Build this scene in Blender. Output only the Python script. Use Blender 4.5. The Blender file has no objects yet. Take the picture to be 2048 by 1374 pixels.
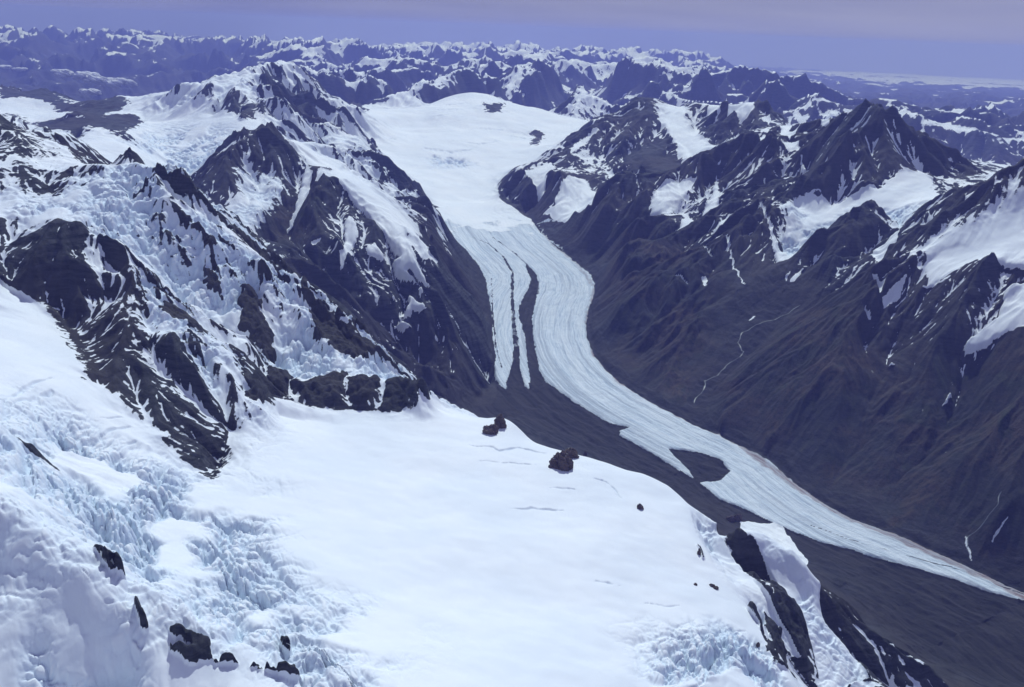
import math, time
import numpy as np
try: import bpy
except ImportError: bpy=None
# ================================================================ camera, sky, sun, exposure
DETAIL=1.0; HAZE=3.6e-5; T0=time.time()
SUN_EL=math.radians(51); SUN_AZ=math.radians(5)      # azimuth measured from +Y (view direction) towards +X
if bpy:
    from mathutils import Matrix, Vector
    scn=bpy.context.scene
    cam=bpy.data.cameras.new('camera'); camo=bpy.data.objects.new('camera',cam); scn.collection.objects.link(camo); scn.camera=camo
    cam.sensor_width=36.; cam.lens=36.*1991/2048; cam.clip_start=5.; cam.clip_end=600000.
    _P=math.radians(17.6);_R=math.radians(2.3)
    f=Vector((0,math.cos(_P),-math.sin(_P)));r0=Vector((1,0,0));u0=r0.cross(f)
    r=r0*math.cos(_R)+u0*math.sin(_R);u=u0*math.cos(_R)-r0*math.sin(_R)
    m=Matrix((r,u,-f)).transposed().to_4x4(); m.translation=Vector((0,0,3700.)); camo.matrix_world=m
    wd=bpy.data.worlds.new('World'); scn.world=wd; wd.use_nodes=True
    nt=wd.node_tree; nt.nodes.clear(); N=nt.nodes.new
    sky=N('ShaderNodeTexSky'); sky.sky_type='NISHITA'; sky.sun_disc=False; sky.sun_elevation=SUN_EL; sky.sun_rotation=SUN_AZ
    sky.altitude=3700; sky.air_density=1.0; sky.dust_density=.3; sky.ozone_density=3.5
    mul=N('ShaderNodeMix'); mul.data_type='RGBA'; mul.blend_type='MULTIPLY'; mul.inputs[0].default_value=1.
    # thin high cirrus: faint long streaks, laid out by direction in the sky
    tc=N('ShaderNodeTexCoord'); mp=N('ShaderNodeMapping'); mp.inputs['Scale'].default_value=(2.,2.,26.); mp.inputs['Rotation'].default_value=(0,.03,0)
    nz=N('ShaderNodeTexNoise'); nz.inputs['Scale'].default_value=2.2; nz.inputs['Detail'].default_value=6; nz.inputs['Roughness'].default_value=.55
    rp=N('ShaderNodeMapRange'); rp.inputs[1].default_value=.3; rp.inputs[2].default_value=.75; rp.inputs[3].default_value=0.; rp.inputs[4].default_value=.5
    cm=N('ShaderNodeMix'); cm.data_type='RGBA'; cm.inputs[7].default_value=(5.2,5.0,7.6,1)
    nt.links.new(tc.outputs['Generated'],mp.inputs[0]); nt.links.new(mp.outputs[0],nz.inputs[0]); nt.links.new(nz.outputs[0],rp.inputs[0])
    mul.inputs[7].default_value=(.80,.80,1.2,1)
    # high thin veil of cloud, brighter towards the sun's side, thinning overhead
    sp=N('ShaderNodeSeparateXYZ'); nt.links.new(tc.outputs['Generated'],sp.inputs[0])
    vx=N('ShaderNodeMapRange'); vx.inputs[1].default_value=-.5; vx.inputs[2].default_value=.5; nt.links.new(sp.outputs[0],vx.inputs[0])
    vz=N('ShaderNodeMapRange'); vz.inputs[1].default_value=-.02; vz.inputs[2].default_value=.05; nt.links.new(sp.outputs[2],vz.inputs[0])
    def cmix(fac,a,b):
        o=N('ShaderNodeMix'); o.data_type='RGBA'; nt.links.new(fac.outputs[0],o.inputs[0])
        for k,v in ((6,a),(7,b)):
            if isinstance(v,tuple): o.inputs[k].default_value=v
            else: nt.links.new(v.outputs[2],o.inputs[k])
        return o
    vc=cmix(vx,cmix(vz,(2.0,2.2,4.8,1),(2.2,2.45,4.9,1)),cmix(vz,(4.5,4.7,7.2,1),(3.8,4.1,6.8,1)))
    ve=N('ShaderNodeMapRange'); ve.inputs[1].default_value=.04; ve.inputs[2].default_value=.6; ve.inputs[3].default_value=1.; ve.inputs[4].default_value=.25; nt.links.new(sp.outputs[2],ve.inputs[0])
    vm=N('ShaderNodeMix'); vm.data_type='RGBA'
    cm.inputs[7].default_value=(5.1,5.3,7.5,1)
    bg=N('ShaderNodeBackground'); bg.inputs[1].default_value=.075; ow=N('ShaderNodeOutputWorld')
    nt.links.new(sky.outputs[0],mul.inputs[6]); nt.links.new(mul.outputs[2],vm.inputs[6]); nt.links.new(vc.outputs[2],vm.inputs[7]); nt.links.new(ve.outputs[0],vm.inputs[0])
    nt.links.new(vm.outputs[2],cm.inputs[6]); nt.links.new(rp.outputs[0],cm.inputs[0])
    nt.links.new(cm.outputs[2],bg.inputs[0]); nt.links.new(bg.outputs[0],ow.inputs[0])
    sl=bpy.data.lights.new('sun','SUN'); sl.energy=3.25; sl.angle=math.radians(.5); sl.color=(.84,.955,1.0)
    so=bpy.data.objects.new('sun',sl); scn.collection.objects.link(so)
    so.rotation_euler=(Vector((-math.sin(SUN_AZ)*math.cos(SUN_EL),-math.cos(SUN_AZ)*math.cos(SUN_EL),-math.sin(SUN_EL)))).to_track_quat('-Z','Y').to_euler()
    scn.view_settings.view_transform='Standard'; scn.view_settings.look='None'; scn.view_settings.exposure=0.; scn.view_settings.gamma=1.
    scn.cycles.max_bounces=5; scn.cycles.diffuse_bounces=2; scn.cycles.glossy_bounces=2; scn.cycles.volume_bounces=1; scn.cycles.transmission_bounces=1
    scn.cycles.use_denoising=True
# ---------------------------------------------------------------- camera
FPX=1991.;CX=1024.;CY=687.;CAMH=3700.;PITCH=math.radians(17.6);ROLL=math.radians(2.3);RE=7.4e6
_fw=np.array([0,math.cos(PITCH),-math.sin(PITCH)]);_r0=np.array([1.,0,0]);_u0=np.cross(_r0,_fw)
_rt=math.cos(ROLL)*_r0+math.sin(ROLL)*_u0;_up=-math.sin(ROLL)*_r0+math.cos(ROLL)*_u0
def ray(px,py):
    px=np.asarray(px,float);py=np.asarray(py,float)
    d=_fw+((px-CX)/FPX)[...,None]*_rt+((CY-py)/FPX)[...,None]*_up
    return np.arctan2(d[...,0],d[...,1]),d[...,2]/np.hypot(d[...,0],d[...,1])
def at(px,py,v):
    """photo point + height above datum (m) or distance (km, <100) -> azimuth, ground distance, height"""
    a,t=ray(px,py)
    if v<100: r=v*1000.; z=CAMH+t*r
    else: z=float(v); r=(z-CAMH)/t
    return float(a),float(r),float(z)
# ---------------------------------------------------------------- noise
def _hash(ix,iy,seed):
    h=(ix.astype(np.uint32)*np.uint32(374761393))^(iy.astype(np.uint32)*np.uint32(668265263))^np.uint32((seed*2246822519+3266489917)&0xffffffff)
    h=(h^(h>>np.uint32(13)))*np.uint32(1274126177)
    h=h^(h>>np.uint32(16)); h=h*np.uint32(2246822519); h=h^(h>>np.uint32(15))
    return h
def perlin(x,y,seed=0):
    x=np.asarray(x,np.float64);y=np.asarray(y,np.float64)
    fx=np.floor(x);fy=np.floor(y);ix=fx.astype(np.int64);iy=fy.astype(np.int64)
    u=(x-fx).astype(np.float32);v=(y-fy).astype(np.float32)
    su=u*u*u*(u*(u*6-15)+10);sv=v*v*v*(v*(v*6-15)+10)
    def g(dx,dy):
        a=_hash(ix+dx,iy+dy,seed).astype(np.float32)*np.float32(2*math.pi/4294967296.)
        return np.cos(a)*(u-dx)+np.sin(a)*(v-dy)
    a=g(0,0);b=g(1,0);c=g(0,1);d=g(1,1)
    return ((a+(b-a)*su)*(1-sv)+(c+(d-c)*su)*sv)*np.float32(1.5)
def fbm(x,y,oct=4,seed=0,gain=.5):
    s=0;a=1.
    for i in range(oct):
        s=s+a*perlin(x*2**i+17.3*i,y*2**i-9.1*i,seed+i*7);a*=gain
    return s
def ridged(x,y,oct=5,seed=0,gain=.5):
    s=0;a=1.;w=1.
    for i in range(oct):
        n=1-np.abs(perlin(x*2**i+5.3*i,y*2**i+11.7*i,seed+i*13))*1.6
        n=np.clip(n,0,1)**2*w;s=s+a*n;w=np.clip(n*1.8,0,1);a*=gain
    return s
def smooth(a,b,x):
    t=np.clip((x-a)/(b-a),0,1);return t*t*(3-2*t)
# ---------------------------------------------------------------- control lines
CLS={#      rough snow  ice  veg
 'S':(.03, 1.4, 0.,0.),'I':(.16,1.4,1.,0.),'R':(1.0,-.58,0.,0.),'M':(.9,.05,0.,0.),'N':(.8,.6,.2,0.),
 'Q':(.85,.6,.8,0.),'P':(1.25,.8,.3,0.),'H':(.13,1.15,.3,0.),'C':(.03,1.4,1.,0.),'G':(.02,-1.5,0.,0.),'D':(.08,-1.6,0.,.1),'W':(.8,-1.2,0.,1.),'F':(.5,.8,.5,0.),'X':(1.,-.38,0.,0.)}
L=[]
GR=[];_g='snowfield'
def grp(n):
    global _g;_g=n
def ln(c,*p): L.append((c,p));GR.append(_g)
grp('snowfield')
# plateau in front
ln('S',(860,815,2300),(910,826,2275),(960,832,2260),(1012,816,2296),(1032,840,2268),(1055,875,2230),(1100,892,2222),(1180,912,2212),(1240,930,2200),(1290,940,2195),(1340,960,2180),(1380,1000,2160),(1440,1035,2140))
ln('S',(560,830,2365),(640,840,2330),(700,850,2315),(770,850,2305),(860,845,2290))
ln('S',(1380,1020,2158),(1400,1080,2135),(1440,1150,2112),(1495,1210,2090),(1520,1250,2078),(1560,1310,2060),(1590,1374,2040))
ln('S',(500,930,2362),(700,950,2305),(1000,930,2248),(1150,950,2222),(1300,1000,2185))
ln('S',(560,1050,2352),(800,1060,2290),(1000,1060,2245),(1250,1080,2190),(1380,1110,2140))
ln('S',(620,1150,2345),(800,1180,2300),(1000,1200,2250),(1300,1220,2165),(1450,1230,2110))
ln('S',(760,1374,2360),(1000,1374,2290),(1250,1374,2200),(1450,1374,2110))
grp('snow_basin')
# left snow basin
ln('S',(0,575,2700),(60,610,2665),(100,680,2610),(0,700,2660),(60,760,2600),(150,780,2550),(220,850,2480),(300,890,2440))
ln('I',(120,880,2500),(220,930,2450),(300,960,2420),(400,985,2385),(480,1030,2360))
ln('I',(60,950,2560),(200,1010,2450),(330,1080,2400),(450,1150,2385),(560,1230,2380),(650,1300,2385),(720,1374,2375))
ln('I',(0,905,2640),(60,940,2580),(150,1010,2500),(250,1090,2455),(380,1180,2420),(500,1260,2410))
ln('H',(-60,800,2760),(0,845,2712),(30,870,2680),(80,905,2620),(120,945,2560))
grp('ice_ridge')
# ridge at lower left
ln('H',(-60,950,2.28),(0,978,2.22),(90,1040,2.15),(190,1090,2.1),(270,1170,2.02),(330,1190,2.0),(400,1250,1.94),(480,1310,1.88),(560,1345,1.85),(620,1400,1.8))
ln('H',(0,1080,2.12),(60,1130,2.07),(150,1145,2.02),(200,1200,1.97),(280,1230,1.94))
ln('H',(0,1190,2.04),(100,1200,2.0),(180,1260,1.94),(250,1300,1.9))
ln('I',(0,1310,1.94),(100,1315,1.91),(150,1350,1.88),(250,1362,1.86),(0,1420,1.87),(200,1430,1.82),(450,1410,1.79))
ln('C',(1330,1350,2180),(1400,1300,2135),(1480,1275,2092),(1530,1310,2066))
ln('C',(1380,1374,2160),(1450,1340,2115),(1540,1350,2062))
ln('H',(0,1095,2.125),(70,1110,2.08),(130,1122,2.04),(175,1130,2.01))
ln('H',(-40,1165,2.1),(0,1168,2.085),(60,1172,2.045),(110,1165,2.02))
ln('H',(95,1275,1.935),(140,1250,1.945),(200,1236,1.945),(262,1236,1.93))
ln('H',(110,1330,1.905),(200,1345,1.895),(255,1332,1.895))
grp('rocky_ridge')
# crest B and its rock face
ln('X',(-80,430,4.6),(0,440,4.45),(70,455,4.3),(130,450,4.2),(190,450,4.1),(215,470,4.02),(250,540,3.85),(265,580,3.76),(275,640,3.62),(320,690,3.52),(370,760,3.42),(430,830,3.3),(465,860,3.24))
ln('R',(465,860,3.24),(450,900,3.14),(435,940,3.04))
ln('R',(-60,560,2760),(0,560,2725),(60,595,2680),(130,635,2625),(160,700,2575),(200,765,2525),(260,790,2500),(330,850,2455),(380,900,2410),(430,948,2365))
ln('R',(330,780,3.3),(345,830,3.22),(400,880,3.12),(430,930,3.03))
ln('Q',(225,462,4.12),(243,485,4.02),(278,548,3.87),(296,590,3.78),(310,640,3.66),(352,690,3.56),(402,755,3.46),(458,820,3.34))
ln('Q',(560,682,3.74),(650,716,3.68),(760,748,3.66),(845,780,3.62))
grp('rocky_ridge')
# crest A
ln('R',(-120,190,5.9),(-60,225,5.7),(0,248,5.5),(60,285,5.3),(110,312,5.2),(150,315,5.15),(190,325,5.1),(215,308,5.1),(240,288,5.1),(265,298,5.0),(300,330,4.9))
ln('Q',(300,330,4.9),(340,370,4.75),(390,410,4.6),(440,450,4.5),(490,485,4.4),(530,500,4.35),(570,535,4.28),(600,560,4.25),(640,600,4.2),(690,640,4.15),(750,700,4.05),(820,740,3.98),(860,780,3.92),(910,830,3.88))
ln('R',(-80,330,5.1),(0,340,4.95),(60,370,4.85),(110,400,4.75))
ln('Q',(0,420,4.62),(60,430,4.5),(110,430,4.42))
ln('Q',(250,310,4.98),(275,345,4.8),(245,388,4.6),(205,435,4.35),(195,448,4.15))
ln('Q',(245,388,4.6),(290,450,4.35),(330,500,4.2),(380,550,4.05),(450,600,3.9),(520,650,3.8))
ln('Q',(300,560,3.86),(350,620,3.74),(400,680,3.62),(450,730,3.52),(480,780,3.42),(500,820,3.36))
ln('Q',(500,560,4.15),(560,620,4.0),(640,680,3.86),(720,720,3.78),(800,760,3.7),(850,795,3.62))
ln('X',(545,700,3.68),(600,722,3.64),(650,740,3.62),(700,745,3.62),(760,770,3.6),(830,790,3.58),(858,802,3.56))
ln('R',(530,800,3.5),(560,800,3.5),(640,818,3.46),(700,822,3.47),(770,825,3.48),(830,822,3.5))
ln('X',(880,800,4.3),(850,770,4.5),(800,715,4.7),(700,650,4.8),(600,590,4.9))
grp('rocky_ridge')
# hidden drop behind the near crests
for a,d,z in ((-16,6.2,1950),(-12,5.9,1650),(-8,5.6,1350),(-5,5.3,1200),(-1,4.9,1120),(3,4.5,1080),(8,4.2,1040),(13,3.9,1010),(18,3.7,980),(24,3.5,950),(30,3.3,930),(36,3.2,910)):
    ln('X',('h',a,d,z))
for a,d,z in ((-40,5.2,2300),(-34,7,2300),(-28,7.3,2300),(-24,7.2,2250),(-20,6.9,2150)): ln('N',('h',a,d,z))
grp('flank')
# right flank ribs below the plateau
ln('R',(1440,1035,2140),(1460,1040,2135),(1490,1090,2090),(1530,1150,2030),(1560,1200,1985),(1580,1260,1930),(1600,1320,1880),(1620,1380,1830))
ln('S',(1480,1045,2140),(1530,1045,2130),(1580,1075,2095),(1610,1120,2050))
ln('R',(1580,1075,2095),(1610,1120,2050),(1640,1150,2000),(1700,1190,1930),(1760,1240,1860),(1830,1300,1770),(1900,1360,1680),(1960,1420,1600))
ln('F',(1400,1050,2120),(1440,1110,2080),(1480,1170,2040),(1520,1230,2000),(1560,1300,1940),(1590,1360,1880))
ln('F',(1530,1100,2070),(1580,1160,2000),(1620,1220,1940),(1660,1270,1880),(1700,1340,1800),(1720,1380,1760))
ln('R',(1640,1200,1940),(1700,1280,1830),(1780,1380,1700))
grp('valley_floor')
# glacier tongue and valley floor
ln('G',(960,420,1660),(1000,450,1610),(1060,500,1530),(1100,550,1440),(1130,600,1370),(1120,650,1290),(1130,700,1230),(1180,760,1180),(1280,830,1130),(1400,890,1090),(1500,950,1060),(1600,1010,1030),(1750,1080,1000),(1900,1140,975),(2048,1190,950),(2150,1230,930))
ln('G',(1060,430,1640),(1110,490,1540),(1160,530,1460),(1188,570,1400),(1178,620,1330),(1172,660,1275),(1195,720,1215),(1240,770,1175),(1330,820,1135),(1480,895,1085),(1590,975,1045),(1700,1040,1015),(1800,1080,1000),(1980,1160,965))
ln('G',(870,440,1650),(930,500,1540),(970,545,1460),(980,600,1380),(985,660,1290),(988,740,1200),(1010,790,1160),(1100,850,1120),(1220,900,1085),(1340,950,1060),(1480,1020,1025),(1640,1090,990),(1800,1160,960),(1950,1250,930),(2048,1320,910),(2150,1400,890))
ln('D',(920,815,1130),(1000,840,1110))
ln('D',(1800,1240,930),(1900,1330,910),(2048,1374,900))
grp('neve')
# neve
ln('S',(700,215,15.2),(740,228,15.0),(780,228,15.2),(830,222,16.0),(870,205,16.8),(900,190,17.2),(930,182,17.3),(980,188,17.2),(1030,205,17.0),(1080,218,16.6),(1140,235,16.4),(1200,246,16.2))
ln('S',(780,260,2180),(850,250,2260),(930,240,2340),(1000,235,2380),(1100,250,2260))
ln('S',(740,300,2080),(850,310,2020),(900,290,2110),(1000,290,2100),(1080,290,2120),(1160,270,2180))
ln('S',(780,330,1960),(850,350,1880),(950,340,1890),(1050,330,1930),(1100,310,2050))
ln('S',(820,370,1830),(900,370,1800),(980,370,1780))
ln('S',(860,400,1740),(930,400,1710),(990,400,1700))
ln('R',(1060,275,2140),(1075,262,2230),(1085,268,2200))
ln('R',(970,205,2560),(985,215,2480),(1005,205,2540))
ln('I',(850,302,2055),(900,308,2040),(940,305,2045))
ln('I',(875,322,1975),(930,324,1970))
ln('I',(1005,276,2150),(1050,280,2150))
ln('I',(870,232,2390),(930,226,2430))
grp('ice_peak')
# left wall of the neve, main divide
ln('P',(600,262,12.2),(650,300,11.5),(700,330,10.9),(760,370,10.3),(800,395,9.95),(830,400,9.8),(870,450,9.3),(900,500,8.75))
ln('P',(640,235,13.5),(690,270,12.6),(740,300,12.0),(770,330,11.4))
ln('P',(640,185,15.0),(665,205,14.7),(690,225,14.4),(720,232,14.6))
ln('P',(475,163,12.8),(540,125,15.0),(560,119,15.0),(590,130,15.0),(612,150,14.9),(640,180,15.0))
ln('R',(560,120,15.0),(545,150,14.6),(535,180,14.2),(590,200,13.9),(600,230,13.5))
ln('P',(250,207,14.0),(300,195,13.8),(340,185,13.6),(380,178,13.2),(405,180,12.8),(430,166,12.6),(470,162,12.6),(500,182,12.3),(530,200,12.0),(560,225,11.8),(590,255,11.4))
ln('R',(405,182,12.7),(435,175,12.2),(465,200,11.9),(490,215,11.6))
ln('S',(300,245,12.6),(400,235,11.9),(480,240,11.2),(520,250,11.0))
ln('I',(320,290,11.3),(400,290,10.8),(470,300,10.1),(350,320,10.5),(400,350,9.6))
ln('I',(330,340,10.1),(370,380,9.2))
ln('R',(598,172,14.2),(607,200,13.5),(615,225,12.9),(628,250,12.3))
ln('P',(580,175,14.6),(582,205,13.8),(580,230,12.9))
ln('P',(620,190,14.6),(640,225,13.7),(655,255,12.9))
ln('R',(500,182,12.2),(515,205,11.8),(530,230,11.4))
ln('P',(430,190,12.4),(445,215,12.1),(440,235,11.9))
ln('R',(660,290,11.5),(675,315,11.2),(690,335,10.9))
ln('P',(640,290,11.9),(655,320,11.5))
grp('cirque_peak')
# ridge with peak J
ln('R',(540,248,9.2),(520,262,9.1),(475,268,9.0),(455,290,8.9),(430,320,8.8),(405,365,8.6),(385,400,8.5))
ln('R',(540,248,9.2),(560,285,9.1),(590,305,8.9),(612,330,8.8),(605,350,8.6),(585,370,8.4))
ln('S',(590,270,9.4),(620,300,9.2),(660,330,9.0),(720,365,8.7),(780,410,8.4),(840,470,8.0),(860,510,7.7))
ln('F',(480,350,8.6),(520,380,8.4),(560,370,8.4),(480,430,8.0),(530,430,7.95),(470,490,7.6),(520,500,7.55))
ln('R',(445,380,8.5),(440,430,8.15))
grp('spur_peak')
# spur K
ln('R',(640,335,8.7),(690,358,8.5),(720,400,8.25),(745,430,8.05),(790,470,7.8),(830,505,7.55),(870,550,7.35),(900,600,7.2),(930,670,7.05),(950,730,6.95),(960,790,6.8))
ln('W',(640,335,8.7),(610,400,8.3),(570,450,8.0),(530,500,7.75))
ln('R',(620,560,7.4),(700,620,7.2),(780,690,7.0),(850,740,6.9),(920,790,6.65))
ln('R',(680,420,8.0),(670,500,7.6),(760,560,7.3),(820,640,7.05))
ln('R',(850,400,9.6),(870,450,9.0),(880,510,8.5),(920,560,8.2),(960,610,7.9),(975,680,7.4),(980,740,7.0))
ln('D',(895,500,8.9),(920,530,1560),(960,570,1450),(975,620,1360),(980,700,1260))
grp('streaked_peak')
# right side of the neve, peak N
ln('R',(1120,305,13.0),(1150,288,13.3),(1210,240,14.0),(1240,215,14.4),(1268,192,14.7),(1305,190,14.8))
ln('M',(1000,378,11.9),(1030,345,12.3),(1060,325,12.6),(1105,308,12.9),(1160,300,12.9))
ln('R',(1268,192,14.7),(1275,230,14.1),(1300,280,13.3),(1340,320,12.6),(1370,345,12.2))
ln('R',(1000,385,1720),(1020,410,1680),(1060,425,1650),(1070,415,1680))
ln('M',(1090,418,11.1),(1130,412,11.1),(1180,412,11.1))
ln('R',(1110,340,2150),(1160,360,12.0),(1200,385,11.5));ln('R',(1230,300,13.0),(1260,340,12.2),(1250,360,11.9))
ln('N',(1305,190,14.8),(1330,205,14.8),(1360,220,14.9),(1378,225,15.0))
ln('S',(1330,235,14.0),(1350,270,13.3),(1380,300,12.7),(1390,330,12.2),(1400,335,12.0))
ln('R',(1378,225,15.0),(1390,205,14.6),(1430,208,14.3),(1470,210,14.0),(1495,199,13.9),(1520,205,13.9),(1550,235,13.8),(1570,255,13.7))
ln('R',(1400,260,13.8),(1430,290,13.0),(1490,270,12.8),(1520,270,12.8))
ln('R',(1240,222,14.4),(1225,270,13.5),(1215,310,12.9),(1190,350,12.2))
ln('R',(1290,200,14.6),(1320,250,13.7),(1350,300,12.9))
grp('pyramid_peak')
# ridge R and Malte peak
ln('R',(1180,430,10.3),(1210,400,10.45),(1250,375,10.6),(1310,345,10.9),(1340,355,10.7),(1380,335,10.8),(1430,318,10.9),(1500,292,11.0),(1540,288,10.9),(1580,305,10.7),(1612,322,10.5),(1625,300,10.5),(1650,270,10.5),(1685,240,10.5),(1715,218,10.45),(1735,205,10.4),(1752,204,10.4),(1775,225,10.3),(1800,262,10.2),(1830,300,10.1),(1870,340,9.9),(1905,372,9.7),(1930,400,9.5))
ln('M',(1510,270,11.6),(1560,250,12.0),(1610,255,12.0),(1640,245,11.4),(1690,225,10.8))
ln('R',(1752,204,10.4),(1740,280,9.95),(1700,340,9.6),(1680,385,9.35))
ln('R',(1620,340,10.1),(1600,390,9.5),(1570,410,9.3))
ln('S',(1800,345,9.75),(1830,335,9.85),(1880,370,9.6),(1850,390,9.35),(1780,400,9.2),(1720,405,9.25),(1640,430,9.1),(1590,415,9.3))
ln('I',(1600,440,9.0),(1600,470,8.8),(1580,500,8.6),(1790,430,9.0),(1800,460,8.8))
ln('R',(1740,385,8.9),(1710,410,8.75),(1670,445,8.55),(1630,480,8.4),(1600,520,8.2))
ln('R',(1740,385,8.9),(1765,430,8.7),(1770,480,8.4),(1750,520,8.1))
ln('R',(1700,480,8.3),(1680,530,8.0))
ln('R',(1560,405,9.3),(1530,400,9.4),(1500,415,9.3),(1450,450,9.1),(1400,480,8.9))
ln('R',(1530,400,9.4),(1540,460,8.8),(1560,510,8.4))
ln('M',(1330,385,10.3),(1380,370,10.5),(1440,360,10.6),(1420,400,10.1),(1380,430,9.9),(1320,410,10.0))
ln('R',(1430,340,10.8),(1460,400,10.0),(1380,440,9.7))
ln('W',(1230,440,9.9),(1300,470,9.4),(1380,500,8.9),(1400,560,8.2))
ln('W',(1240,520,8.9),(1300,560,8.4),(1360,620,7.8),(1400,680,7.4))
ln('W',(1230,620,8.1),(1270,680,7.6),(1330,740,7.15),(1370,790,6.85))
ln('D',(1600,560,8.0),(1560,620,7.72),(1500,680,7.4),(1460,730,7.18),(1400,780,6.98),(1375,810,6.87))
ln('D',(1570,530,8.2),(1480,580,7.95))
grp('scree_ridge')
# right-hand ridges
ln('R',(2120,260,8.6),(2048,300,8.5),(2010,325,8.4),(1975,360,8.3),(1935,400,8.2),(1890,430,8.1),(1850,460,8.0),(1800,500,7.85),(1750,540,7.7),(1700,590,7.5))
ln('S',(2040,430,8.0),(1990,480,7.75),(2048,490,7.7),(1920,510,7.65),(1870,520,7.65))
ln('R',(2120,510,7.4),(2048,530,7.4),(1980,522,7.45),(1920,545,7.4),(1860,580,7.3),(1800,620,7.2),(1740,670,7.05))
ln('R',(1960,560,7.2),(1950,620,6.98),(1930,670,6.85))
ln('M',(2048,600,7.05),(2020,640,6.95),(1960,660,6.92),(2048,670,6.85))
ln('W',(2100,660,6.9),(2020,690,6.85),(1960,720,6.75),(1880,760,6.65),(1800,820,6.5),(1720,880,6.27),(1650,940,6.07))
ln('W',(1700,600,7.48),(1640,640,7.35),(1570,700,7.15),(1500,760,6.95),(1450,810,6.7),(1440,860,6.45))
ln('W',(1740,700,6.9),(1660,760,6.75),(1580,820,6.55),(1530,880,6.33))
ln('W',(2100,800,6.5),(2000,860,6.3),(1930,930,6.07),(1850,1000,5.85),(1780,1050,5.67))
ln('W',(2120,950,6.0),(2048,1000,5.85),(1980,1060,5.67),(1960,1110,5.56))
ln('D',(1540,920,6.2),(1650,1000,5.85),(1800,1065,5.62),(1900,1110,5.53),(2040,1165,5.48))
ln('W',(2200,500,7.6),(2250,700,6.9),(2250,900,6.2))
grp('outer_range')
# middle distance on the left
ln('R',(-100,180,17),(0,175,17),(40,178,17),(80,182,16.6),(115,195,16.2),(150,210,15.8),(190,205,15.2),(215,195,14.9),(240,185,14.8),(262,200,14.5))
ln('S',(20,225,15.4),(70,215,15.8),(130,225,15.2),(100,240,14.6))
ln('R',(-60,230,13.5),(20,225,13.4),(60,250,13.0),(100,258,12.6),(150,240,12.4),(170,228,12.3),(200,236,12.1),(240,225,12.3),(270,235,12.6),(290,250,12.5))
ln('S',(130,290,9.5),(180,285,9.8),(230,280,9.8),(270,290,9.6))
ln('N',(20,245,7.2),(60,258,6.9),(92,262,6.6),(120,285,6.2),(150,308,5.8))
ln('R',(150,285,10.5),(165,262,10.7),(185,250,10.9),(215,262,10.6),(235,270,10.3))
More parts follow.
